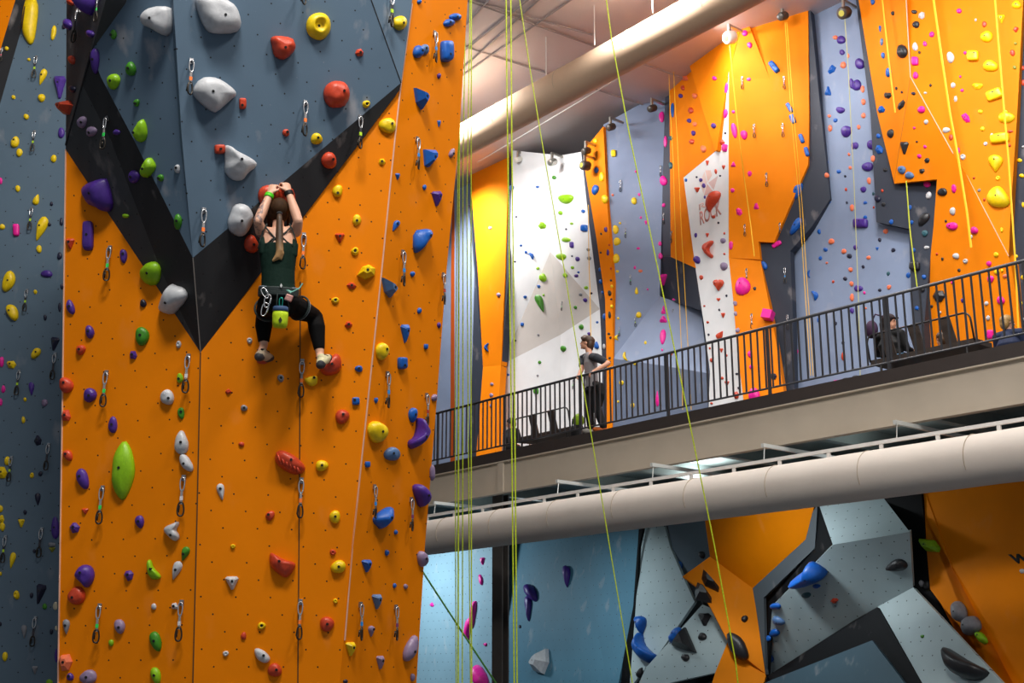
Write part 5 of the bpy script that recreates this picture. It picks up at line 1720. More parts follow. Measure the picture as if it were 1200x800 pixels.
def hand(bm, wrist, dirv, back, thumb_side, size=0.18, curl=1.0, spread=0.0):
    """palm, four bent fingers of different lengths and a thumb leaving the side of the palm"""
    d = Vector(dirv).normalized()
    bk = Vector(back)
    bk = (bk - d * bk.dot(d)).normalized()
    sd = d.cross(bk).normalized()
    if sd.dot(Vector(thumb_side)) < 0:
        sd = -sd
    L = size
    w = Vector(wrist)
    cap(bm, [w, w + d * L * 0.22, w + d * L * 0.46], [(L * 0.15, L * 0.11), (L * 0.22, L * 0.10), (L * 0.235, L * 0.085)], 12, side=sd)
    for k, (off, ln) in enumerate(((0.165, 0.42), (0.055, 0.47), (-0.055, 0.44), (-0.16, 0.35))):
        p = w + d * L * 0.44 + sd * L * off
        a = 0.25
        P = [p]
        dd = d + sd * off * spread
        for seg, fr in enumerate((0.42, 0.33, 0.25)):
            a += curl * (0.55 if seg else 0.35)
            p = p + (dd * math.cos(a) - bk * math.sin(a)).normalized() * ln * L * fr
            P.append(p)
        cap(bm, P, [L * 0.052, L * 0.050, L * 0.045, L * 0.038], 8)
    p = w + d * L * 0.12 + sd * L * 0.15
    P = [p, p + (d * 0.6 + sd * 0.7 - bk * 0.2).normalized() * L * 0.20, p + (d * 0.6 + sd * 0.7 - bk * 0.2).normalized() * L * 0.20 + (d * 0.9 - bk * 0.5 * curl).normalized() * L * 0.2]
    cap(bm, P, [L * 0.07, L * 0.058, L * 0.045], 8)


def head(bm, c, f, up, size=0.22):
    """c centre, f facing, up; face with brow, nose, mouth, chin, ears"""
    f = Vector(f).normalized()
    up = Vector(up)
    up = (up - f * up.dot(f)).normalized()
    s = f.cross(up).normalized()
    h = size
    c = Vector(c)
    ellipsoid(bm, c + up * h * 0.10 - f * h * 0.04, s * h * 0.345, f * h * 0.43, up * h * 0.40, 20, 14)
    ellipsoid(bm, c - up * h * 0.17 + f * h * 0.12, s * h * 0.26, f * h * 0.27, up * h * 0.31, 16, 12)
    ellipsoid(bm, c - up * h * 0.42 + f * h * 0.29, s * h * 0.10, f * h * 0.09, up * h * 0.08, 10, 8)
    cap(bm, [c + up * h * 0.06 + f * h * 0.37, c - up * h * 0.06 + f * h * 0.45, c - up * h * 0.12 + f * h * 0.47], [h * 0.035, h * 0.05, h * 0.062], 8)
    cap(bm, [c - up * h * 0.255 + f * h * 0.37 - s * h * 0.07, c - up * h * 0.255 + f * h * 0.395, c - up * h * 0.255 + f * h * 0.37 + s * h * 0.07], [h * 0.03, h * 0.035, h * 0.03], 8)
    cap(bm, [c + up * h * 0.09 + f * h * 0.35 - s * h * 0.16, c + up * h * 0.10 + f * h * 0.39, c + up * h * 0.09 + f * h * 0.35 + s * h * 0.16], [h * 0.035, h * 0.04, h * 0.035], 8)
    for k in (-1, 1):
        ellipsoid(bm, c + s * k * h * 0.345 - f * h * 0.03 - up * h * 0.03, s * h * 0.035, f * h * 0.075, up * h * 0.13, 10, 8)
    return f, up, s


def face_bits(parent, c, f, up, s, h, eye='#2A1A12', lips='#A9604F'):
    for k in (-1, 1):
        b = bmesh.new()
        ellipsoid(b, Vector(c) + f * h * 0.365 + up * h * 0.01 + s * k * h * 0.14, s * h * 0.055, f * h * 0.03, up * h * 0.03, 10, 8)
        bm_obj('eye', b, mat('eye_' + eye, eye, 0.3), parent, True)
    b = bmesh.new()
    cap(b, [Vector(c) - up * h * 0.255 + f * h * 0.405 - s * h * 0.06, Vector(c) - up * h * 0.255 + f * h * 0.43, Vector(c) - up * h * 0.255 + f * h * 0.405 + s * h * 0.06], [h * 0.014, h * 0.02, h * 0.014], 6)
    bm_obj('lips', b, mat('lips_' + lips, lips, 0.5), parent, True)


UP = Vector((0, 0, 1))
# ================================================================== the climber
TR = Vector((math.cos(a12), math.sin(a12), 0))       # along the tower face
TN = PM.n                                            # out of the face
TU = TN.cross(TR).normalized()
if TU.z < 0:
    TU = -TU
root = tag(empty('person', TP(330, 345, 0.3)), 'climber with a ponytail, green tank top and black leggings hanging on the tower', 'person')
R0 = root.location


def J(x, y, off):
    return TP(x, y, off) - R0


pel = J(328, 352, 0.40)
wai = J(326, 331, 0.41)
che = J(326, 298, 0.37)
upc = J(326, 277, 0.33)
nek = J(326, 266, 0.31)
hed = J(327, 247, 0.27)
shL, shR = J(306.5, 272, 0.31), J(346.5, 271, 0.31)
elL, elR = J(302.5, 259, 0.42), J(349.5, 259, 0.40)
wrL, wrR = J(316.5, 227, 0.31), J(338, 225, 0.31)
hpL, hpR = J(316, 356, 0.36), J(341, 356, 0.36)
knL, knR = J(309, 371, 0.10), J(369, 370, 0.10)
anL, anR = J(309, 405, 0.19), J(375, 415, 0.22)
bm = bmesh.new()
cap(bm, [pel, wai, che, upc], [(0.165, 0.12), (0.130, 0.095), (0.150, 0.105), (0.150, 0.085)], 20, side=TR)
cap(bm, [shL + TR * 0.03, upc, shR - TR * 0.03], [0.055, 0.075, 0.055], 12)
cap(bm, [upc, nek, hed], [0.06, 0.052, 0.05], 12)
fdir = (-TN * 0.85 + UP * 0.5)
f, u, s = head(bm, hed, fdir, TU, 0.215)
for sh, el, wr in ((shL, elL, wrL), (shR, elR, wrR)):
    cap(bm, [sh, sh * 0.5 + el * 0.5 - UP * 0.005, el], [0.056, 0.050, 0.043], 12)
    cap(bm, [el, el * 0.65 + wr * 0.35, wr], [0.043, 0.045, 0.030], 12)
hand(bm, wrL, J(322, 210, 0.255) - wrL, TN * 1.0 - TR * 0.5, TR, 0.19, 1.15)
hand(bm, wrR, J(332.5, 208, 0.255) - wrR, TN * 1.0 + TR * 0.5, -TR, 0.19, 1.15)
for hp, kn, an in ((hpL, knL, anL), (hpR, knR, anR)):
    cap(bm, [hp, hp * 0.5 + kn * 0.5 - UP * 0.01, kn], [0.095, 0.082, 0.060], 14)
    cap(bm, [kn, kn * 0.68 + an * 0.32 + TN * 0.03, an], [0.058, 0.060, 0.036], 14)
toL, toR = J(317, 419, 0.10), J(385, 419, 0.17)
heL, heR = J(304.5, 416, 0.27), J(376, 424.5, 0.30)
for an, he, to in ((anL, heL, toL), (anR, heR, toR)):
    cap(bm, [an, he * 0.6 + an * 0.4], [0.036, 0.036], 10)
    cap(bm, [he, he * 0.4 + to * 0.6, to], [0.033, 0.036, 0.024], 10)
# tattooed skin
TAT = bpy.data.materials.new('skin_tattooed')
TAT.use_nodes = True
nt = TAT.node_tree
L_ = nt.links.new
bs = nt.nodes['Principled BSDF']
tc = nt.nodes.new('ShaderNodeTexCoord')
sep = nt.nodes.new('ShaderNodeSeparateXYZ')
L_(tc.outputs['Object'], sep.inputs[0])
nz = nt.nodes.new('ShaderNodeTexNoise')
nz.inputs['Scale'].default_value = 22.0
nz.inputs['Detail'].default_value = 6.0
L_(tc.outputs['Object'], nz.inputs['Vector'])
rp = nt.nodes.new('ShaderNodeValToRGB')
rp.color_ramp.elements[0].position = 0.46
rp.color_ramp.elements[1].position = 0.55
L_(nz.outputs['Fac'], rp.inputs['Fac'])
lt = nt.nodes.new('ShaderNodeMath')
lt.operation = 'LESS_THAN'
lt.inputs[1].default_value = (shL.x + 0.03)
L_(sep.outputs[0], lt.inputs[0])
gt = nt.nodes.new('ShaderNodeMath')
gt.operation = 'GREATER_THAN'
gt.inputs[1].default_value = shL.z - 0.05
L_(sep.outputs[2], gt.inputs[0])
m1 = nt.nodes.new('ShaderNodeMath')
m1.operation = 'MULTIPLY'
L_(lt.outputs[0], m1.inputs[0])
L_(gt.outputs[0], m1.inputs[1])
m2 = nt.nodes.new('ShaderNodeMath')
m2.operation = 'MULTIPLY'
L_(m1.outputs[0], m2.inputs[0])
L_(rp.outputs['Color'], m2.inputs[1])
m3 = nt.nodes.new('ShaderNodeMath')
m3.operation = 'MULTIPLY'
m3.inputs[1].default_value = 0.75
L_(m2.outputs[0], m3.inputs[0])
mxn = nt.nodes.new('ShaderNodeMix')
mxn.data_type = 'RGBA'
mxn.inputs[6].default_value = lin('#DCA98E')
mxn.inputs[7].default_value = lin('#5A5560')
L_(m3.outputs[0], mxn.inputs[0])
L_(mxn.outputs[2], bs.inputs['Base Color'])
bs.inputs['Roughness'].default_value = 0.5
body = fuse('body', bm, TAT, root, 0.0065, 2)
face_bits(root, hed, f, u, s, 0.215)
# hair: cap and ponytail
HAIR = mat('hair_brown', '#3B2716', 0.7, scale=40, var=0.35, spec=0.15)
b = bmesh.new()
ellipsoid(b, hed + u * 0.028 - f * 0.022, s * 0.088, f * 0.103, u * 0.098, 20, 14)
ellipsoid(b, hed - u * 0.02 - f * 0.045, s * 0.085, f * 0.07, u * 0.085, 16, 12)
cap(b, [hed + s * 0.078 - f * 0.0, hed + s * 0.088 - u * 0.08 - f * 0.01, hed + s * 0.082 - u * 0.15], [0.022, 0.018, 0.010], 8)
cap(b, [hed - s * 0.078 - f * 0.0, hed - s * 0.088 - u * 0.08 - f * 0.01, hed - s * 0.080 - u * 0.15], [0.022, 0.018, 0.008], 8)
fuse('hair', b, HAIR, root, 0.007, 3)
PON = bpy.data.materials.new('ponytail_ombre')
PON.use_nodes = True
nt = PON.node_tree
tc = nt.nodes.new('ShaderNodeTexCoord')
sep = nt.nodes.new('ShaderNodeSeparateXYZ')
nt.links.new(tc.outputs['Generated'], sep.inputs[0])
rp = nt.nodes.new('ShaderNodeValToRGB')
rp.color_ramp.elements[0].color = lin('#B98F5E')
rp.color_ramp.elements[1].color = lin('#46311F')
rp.color_ramp.elements[0].position = 0.06
rp.color_ramp.elements[1].position = 0.42
nt.links.new(sep.outputs[2], rp.inputs['Fac'])
nt.links.new(rp.outputs['Color'], nt.nodes['Principled BSDF'].inputs['Base Color'])
nt.nodes['Principled BSDF'].inputs['Roughness'].default_value = 0.5
b = bmesh.new()
pp = [J(327.5, 250, 0.39), J(327.5, 256, 0.435), J(327.5, 270, 0.455), J(327.5, 285, 0.485), J(328, 294, 0.50), J(325.5, 301, 0.50), J(320.5, 305, 0.495)]
cap(b, pp, [0.020, 0.026, 0.033, 0.034, 0.034, 0.030, 0.014], 12, side=TR)
cap(b, [pp[3], J(330.5, 297, 0.505), J(329.5, 304, 0.50)], [0.024, 0.020, 0.008], 8)
fuse('ponytail', b, PON, root, 0.006, 2)
b = bmesh.new()
tube(b, [pp[0] + TU * 0.004, pp[0] - TU * 0.02 + TN * 0.012], 0.027, 12)
bm_obj('hair_tie', b, mat('cloth_black', '#0E0E11', 0.8), root, True)
# tank top with crossed straps
TANK = mat('tank_green', '#10261F', 0.75, var=0.10, scale=14, bump=0.15, bscale=30, spec=0.12)
b = bmesh.new()
t0, t1 = J(326, 342, 0.41), J(326, 288, 0.36)
tube(b, [t0, wai * 0.7 + t0 * 0.3, wai * 0.6 + che * 0.4, che, t1], [(0.166, 0.122), (0.146, 0.110), (0.146, 0.106), (0.163, 0.120), (0.160, 0.116)], 24, side=TR)
for k in (-1, 1):
    # side wings of the top, climbing to the shoulder straps
    P = [che + TR * k * 0.125 + TU * 0.0 + TN * 0.03, che + TR * k * 0.145 + TU * 0.09 + TN * 0.03, upc + TR * k * 0.125 - TU * 0.015 + TN * 0.035]
    cap(b, P, [0.045, 0.028, 0.010], 10)
fuse('tank_top', b, TANK, root, 0.007, 3)
STRAPM = mat('strap_black', '#14201E', 0.7)


def backstrap(pix):
    b = bmesh.new()
    P = []
    for (x, y) in pix:
        # the strap lies on the skin: surface depth of the back at this pixel
        bx = abs(x - 326) / 21.0
        off = 0.432 - 0.05 * bx * bx + (0.02 if y > 283 else 0.0) + (y - 277) * 0.0018
        P.append(J(x, y, off))
    tube(b, P, 0.0075, 6)
    bm_obj('shoulder_strap', b, STRAPM, root, True)


backstrap([(313, 262), (309, 270), (306.5, 276), (304.5, 283), (302.5, 291)])
backstrap([(339, 262), (342, 268), (345, 276), (347.5, 284)])
backstrap([(311, 266), (317, 273), (323, 280), (329, 285), (336, 288)])
backstrap([(341, 266), (335, 272), (328, 277.5), (319, 280), (312, 287)])
backstrap([(325, 277), (320, 282), (314, 290)])
backstrap([(330, 277), (336, 283), (343, 288)])
# leggings
LEG = mat('leggings_black', '#070709', 0.8, var=0.3, scale=10, spec=0.15)
b = bmesh.new()
cap(b, [pel + TU * 0.07, pel, pel - TU * 0.03], [(0.160, 0.120), (0.178, 0.135), (0.17, 0.13)], 18, side=TR)
for hp, kn, an in ((hpL, knL, anL), (hpR, knR, anR)):
    e = kn * 0.12 + an * 0.88
    cap(b, [hp, hp * 0.5 + kn * 0.5 - UP * 0.01, kn], [0.108, 0.094, 0.068], 14)
    tube(b, [kn, kn * 0.68 + an * 0.32 + TN * 0.03, e], [0.071, 0.078, 0.049], 14)
fuse('leggings', b, LEG, root, 0.008, 3)
# climbing harness
HAR = mat('harness_dark', '#1B2A2A', 0.7)
HARG = mat('harness_piping', '#8E9AA6', 0.6)
b = bmesh.new()


def ring(bm, c, rx, ry, r, x, y, n=28, zoff=None, a0=0.0, a1=2 * math.pi):
    P = []
    for k in range(n + 1):
        t = a0 + (a1 - a0) * k / n
        P.append(c + x * math.cos(t) * rx + y * math.sin(t) * ry + (zoff(t) if zoff else Vector((0, 0, 0))))
    tube(bm, P, r, 8, cap=False)


bc = J(326.5, 343, 0.41)
for dz in (-0.03, -0.012, 0.006, 0.024):
    ring(b, bc + TU * dz, 0.166, 0.128, 0.015, TR, TN)
fuse('harness_belt', b, HAR, root, 0.006, 2)
b = bmesh.new()
ring(b, bc + TU * 0.042, 0.172, 0.133, 0.0045, TR, TN, zoff=lambda t: TU * (-0.035 * math.exp(-((t - math.pi / 2) / 0.6) ** 2)))
bm_obj('belt_edge', b, HARG, root, True)
for hp, kn, k in ((hpL, knL, -1), (hpR, knR, 1)):
    b = bmesh.new()
    d = (kn - hp).normalized()
    x = d.cross(UP).normalized()
    y = x.cross(d)
    ring(b, hp + d * 0.12, 0.108, 0.108, 0.010, x, y)
    bm_obj('leg_loop', b, HAR, root, True)
    b = bmesh.new()
    ring(b, hp + d * 0.135, 0.109, 0.109, 0.0035, x, y)
    bm_obj('leg_loop_edge', b, HARG, root, True)
b = bmesh.new()
cap(b, [J(325, 345, 0.56), J(324.5, 352, 0.565), J(324, 360, 0.56)], [0.006, 0.006, 0.006], 6)
cap(b, [J(335, 345, 0.55), J(337, 352, 0.555), J(339, 362, 0.52)], [0.006, 0.006, 0.006], 6)
bm_obj('harness_strap', b, HAR, root, True)
b = bmesh.new()
cc_ = J(329.5, 334.5, 0.565)
bb_ = [cc_ + TU * 0.02, cc_ + TR * 0.011, cc_ - TU * 0.02, cc_ - TR * 0.011]
va = [b.verts.new(p) for p in bb_]
vb = [b.verts.new(p - TN * 0.02) for p in bb_]
b.faces.new(va)
for i in range(4):
    b.faces.new((va[i], vb[i], vb[(i + 1) % 4], va[(i + 1) % 4]))
bm_obj('harness_emblem', b, mat('emblem_pale', '#D6DADA', 0.5), root)['label'] = 'small pale diamond emblem'
# wristband and watch
for wr, el, c, t_, nm in ((wrL, elL, '#57E01E', 0.09, 'wristband'), (wrR, elR, '#101014', 0.02, 'watch')):
    b = bmesh.new()
    d = (el - wr).normalized()
    x = d.orthogonal().normalized()
    y = d.cross(x)
    for k in range(4):
        ring(b, wr + d * (t_ * 0.15 + 0.009 * k), 0.036, 0.036, 0.0065, x, y, 18)
    bm_obj(nm, b, mat(nm + '_col', c, 0.5), root, True)
# climbing shoes
for he, to, an, col in ((heL, toL, anL, '#B9A890'), (heR, toR, anR, '#CFC9A0')):
    d = (to - he).normalized()
    up_ = (UP - d * UP.dot(d)).normalized()
    b = bmesh.new()
    cap(b, [he, he * 0.45 + to * 0.55 + up_ * 0.006, to], [0.044, 0.047, 0.032], 14)
    cap(b, [he * 0.75 + to * 0.25, he * 0.65 + to * 0.15 + an * 0.2 + up_ * 0.02], [0.044, 0.042], 12)
    sh = fuse('climbing_shoe', b, mat('shoe_' + col, col, 0.6), root, 0.006, 2)
    b = bmesh.new()
    cap(b, [he - up_ * 0.016 - d * 0.014, he - up_ * 0.012 + d * 0.02], [0.044, 0.040], 14)
    ellipsoid(b, he + TN * 0.02 - up_ * 0.012, TR * 0.036, TN * 0.03, up_ * 0.034, 12, 10)
    cap(b, [he * 0.3 + to * 0.7 - up_ * 0.01, to + d * 0.004], [0.040, 0.034], 12)
    fuse('rubber', b, mat('shoe_rubber', '#35353A', 0.6), sh, 0.006, 1)
    b = bmesh.new()
    cap(b, [he * 0.55 + to * 0.45 + up_ * 0.044 - TR * 0.03, he * 0.55 + to * 0.45 + up_ * 0.052, he * 0.55 + to * 0.45 + up_ * 0.040 + TR * 0.035], [0.010, 0.011, 0.010], 8)
    cap(b, [an * 0.55 + he * 0.45 - TR * 0.035, an * 0.55 + he * 0.45 + TN * 0.045, an * 0.55 + he * 0.45 + TR * 0.035], [0.009, 0.010, 0.009], 8)
    bm_obj('shoe_strap', b, mat('cloth_black', '#0E0E11', 0.8), sh, True)
# chalk bag and gear hanging from the harness: things of their own
cb = TP(328.5, 370, 0.56)
bag = tag(empty('chalk_bag', cb), 'lime yellow chalk bag with blue rim behind the hips of the climber', 'chalk bag')
b = bmesh.new()
tube(b, [TU * v for v in (-0.105, -0.10, -0.06, 0.0, 0.045)], [0.045, 0.058, 0.066, 0.068, 0.066], 20, side=TR)
bm_obj('pouch', b, mat('chalkbag_lime', '#BEDC12', 0.7, bump=0.3, bscale=18), bag, True)
b = bmesh.new()
tube(b, [TU * v for v in (0.036, 0.040, 0.075, 0.082)], [0.060, 0.070, 0.066, 0.056], 20, side=TR)
bm_obj('rim', b, mat('chalkbag_blue', '#2E4C74', 0.7), bag, True)
b = bmesh.new()
loop(b, 0.165, 0.08, 0.034, 0.005, 0.0)
bm_obj('carabiner', b, mat('carabiner_teal', '#1F9E8C', 0.3, metal=0.6), bag, True)
b = bmesh.new()
q = TN * 0.070 - TU * 0.045
va = [b.verts.new(q + p) for p in (TU * 0.028, TR * 0.016, -TU * 0.028, -TR * 0.016)]
vb = [b.verts.new(q + p - TN * 0.02) for p in (TU * 0.028, TR * 0.016, -TU * 0.028, -TR * 0.016)]
b.faces.new(va)
for i in range(4):
    b.faces.new((va[i], vb[i], vb[(i + 1) % 4], va[(i + 1) % 4]))
bm_obj('emblem', b, mat('emblem_dark', '#20240C', 0.6), bag)['label'] = 'small dark diamond emblem'


def harness_biner(x, y, ln, label, m, rot):
    o = TP(x, y, 0.575)
    b = bmesh.new()
    loop(b, 0.0, -ln, ln * 0.5, 0.0055, 0.0)
    r = bm_obj('carabiner', b, m, None, True, loc=o, rot=(0.0, rot, 0.2))
    b = bmesh.new()
    cap(b, [(ln * 0.2, -0.002, -ln * 0.3), (ln * 0.2, -0.002, -ln * 0.65)], [0.008, 0.008], 8)
    bm_obj('gate', b, m, r, True)
    return tag(r, label, 'carabiner', 'gear on the harness')


harness_biner(307.5, 337.5, 0.10, 'open silver carabiner clipped sideways on the harness near the left hip'.replace('left hip', 'belt edge'), STEEL, -0.5)
harness_biner(315, 345, 0.12, 'silver carabiner, upper of two linked under the harness gear loop', STEEL, 0.15)
harness_biner(312.5, 355, 0.12, 'silver carabiner, lower of two linked beside the chalk bag', STEEL, 0.25)
b = bmesh.new()
cbox(b, (0, 0, 0), TR * 0.06 - TU * 0.02, TN * 0.035, TU * 0.055 + TR * 0.02)
dv = bm_obj('belay_device', b, mat('belay_red', '#C9948C', 0.4, metal=0.3), None, loc=TP(338.5, 349, 0.575))
bevelled(dv, 0.008)
tag(dv, 'pale red belay device hanging from the harness beside the chalk bag', 'belay device', 'gear on the harness')
b = bmesh.new()
tube(b, [TR * -0.06 + TU * 0.0, TR * -0.01 - TU * 0.01, TR * 0.05 + TU * 0.025, TR * 0.075 + TU * 0.07], 0.006, 6)
tube(b, [TR * -0.05 - TU * 0.0, TR * -0.02 - TU * 0.02], 0.010, 6)
sl_ = bm_obj('accessory_sling', b, mat('sling_teal', '#7FC4B4', 0.6), None, loc=TP(344, 340.5, 0.57))
tag(sl_, 'pale teal sling looped along the harness belt above the red belay device', 'sling', 'gear on the harness')

# ================================================================== people on the balcony
BIN = -MN            # into the balcony


def PMX(x, y, D):
    return UD(x, y, D)


# --- teenager at the railing
t_root = tag(empty('person', Vector(UD(695, 500, 15.6).to_tuple()[:2] + (ZF,))), 'teenager in a grey and navy raglan shirt leaning on the railing', 'person')
T0 = t_root.location


def K(x, y, D):
    return UD(x, y, D) - T0


fx = (-MA * 0.75 + MN * 0.45 + UP * 0.22).normalized()    # he looks along the hall, to the far side
hd = K(687.5, 402, 15.55)
nk = K(690.5, 413.5, 15.55)
ch = K(692, 425, 15.56)
be = K(693.5, 446, 15.6)
pv = K(694, 457, 15.62)
sA = K(683.5, 419.5, 15.75)
sB = K(699, 419, 15.42)
eA, hA = K(681.5, 433, 15.5), K(677.5, 441.2, 15.15)
eB, hB = K(713, 425.5, 15.5), K(690.5, 438.0, 15.15)
kA, aA = K(690.5, 480, 15.55), K(692.5, 502, 15.6)
kB, aB = K(700, 480, 15.55), K(708, 501, 15.65)
hA2, hB2 = K(690, 459, 15.66), K(697.5, 459, 15.56)
sdT = fx.cross(UP).normalized()
b = bmesh.new()
cap(b, [pv, be, ch, nk - UP * 0.06], [(0.145, 0.105), (0.13, 0.10), (0.155, 0.11), (0.10, 0.08)], 18, side=(sB - sA).normalized())
cap(b, [sA, nk - UP * 0.05, sB], [0.06, 0.07, 0.06], 12)
cap(b, [nk - UP * 0.05, nk, hd], [0.062, 0.058, 0.055], 12)
f, u, s = head(b, hd, fx, UP, 0.245)
for sh_, el, hn in ((sA, eA, hA), (sB, eB, hB)):
    cap(b, [sh_, sh_ * 0.5 + el * 0.5, el], [0.056, 0.050, 0.042], 12)
    w_ = el * 0.22 + hn * 0.78
    cap(b, [el, el * 0.6 + w_ * 0.4, w_], [0.043, 0.042, 0.030], 12)
    hand(b, w_, hn - w_, UP * 1.0 + MN * 0.2, MA, 0.18, 1.1)
for hp, kn, an in ((hA2, kA, aA), (hB2, kB, aB)):
    cap(b, [hp, kn, an], [0.085, 0.06, 0.04], 12)
    cap(b, [an, an - UP * 0.03 + fx * 0.03, an - UP * 0.045 + fx * 0.17], [0.04, 0.042, 0.032], 10)
fuse('body', b, SKIN, t_root, 0.009, 2)
face_bits(t_root, hd, f, u, s, 0.245)
HAIR2 = mat('hair_dark_brown', '#4A3222', 0.5, scale=30, var=0.3)
b = bmesh.new()
ellipsoid(b, hd + u * 0.055 - f * 0.02, s * 0.100, f * 0.128, u * 0.092, 18, 12)
ellipsoid(b, hd - f * 0.075 - u * 0.015, s * 0.092, f * 0.075, u * 0.125, 16, 12)
cap(b, [hd + u * 0.10 + f * 0.06, hd + u * 0.085 + f * 0.10], [0.05, 0.035], 10)
cap(b, [hd - f * 0.10 - u * 0.09, hd - f * 0.105 - u * 0.15], [0.05, 0.025], 8)
fuse('hair', b, HAIR2, t_root, 0.009, 3)
SHG = mat('shirt_grey', '#9A979B', 0.8)
SHN = mat('shirt_navy', '#2B303A', 0.8)
b = bmesh.new()
tube(b, [K(693.5, 453, 15.61), be, ch, nk - UP * 0.055], [(0.152, 0.115), (0.142, 0.112), (0.168, 0.122), (0.105, 0.09)], 20, side=(sB - sA).normalized())
cap(b, [sA * 0.8 + sB * 0.2 - UP * 0.015, nk - UP * 0.055, sB * 0.8 + sA * 0.2 - UP * 0.015], [0.075, 0.088, 0.075], 12)
fuse('shirt', b, SHG, t_root, 0.010, 3)
for sh_, el in ((sA, eA), (sB, eB)):
    b = bmesh.new()
    cap(b, [nk * 0.55 + sh_ * 0.45 - UP * 0.035, sh_, sh_ * 0.35 + el * 0.65], [0.080, 0.080, 0.068], 12)
    fuse('sleeve', b, SHN, t_root, 0.010, 2)
b = bmesh.new()
dn = (nk - ch).normalized()
ring(b, nk - UP * 0.028, 0.066, 0.066, 0.010, dn.orthogonal().normalized(), dn.cross(dn.orthogonal().normalized()))
bm_obj('collar', b, SHN, t_root, True)
TROU = mat('trousers_black', '#141519', 0.75)
b = bmesh.new()
cap(b, [K(693.5, 452, 15.61), pv], [(0.14, 0.105), (0.155, 0.12)], 16, side=(sB - sA).normalized())
for hp, kn, an in ((hA2, kA, aA), (hB2, kB, aB)):
    cap(b, [hp, kn, kn * 0.1 + an * 0.9], [0.102, 0.082, 0.068], 12)
fuse('trousers', b, TROU, t_root, 0.010, 3)
b = bmesh.new()
cap(b, [K(697, 449, 15.48), K(703, 452, 15.45), K(705.5, 462, 15.46), K(704, 475, 15.47)], [0.05, 0.075, 0.075, 0.03], 12)
fuse('tied_jacket', b, mat('cloth_black', '#0E0E11', 0.8), t_root, 0.010, 3)
for an, col in ((aA, '#C9C6BE'), (aB, '#D06A2A')):
    b = bmesh.new()
    cap(b, [an - UP * 0.05 - fx * 0.03, an - UP * 0.055 + fx * 0.08, an - UP * 0.06 + fx * 0.18], [0.05, 0.052, 0.04], 12)
    fuse('shoe', b, mat('shoe_' + col, col, 0.6), t_root, 0.010, 1)


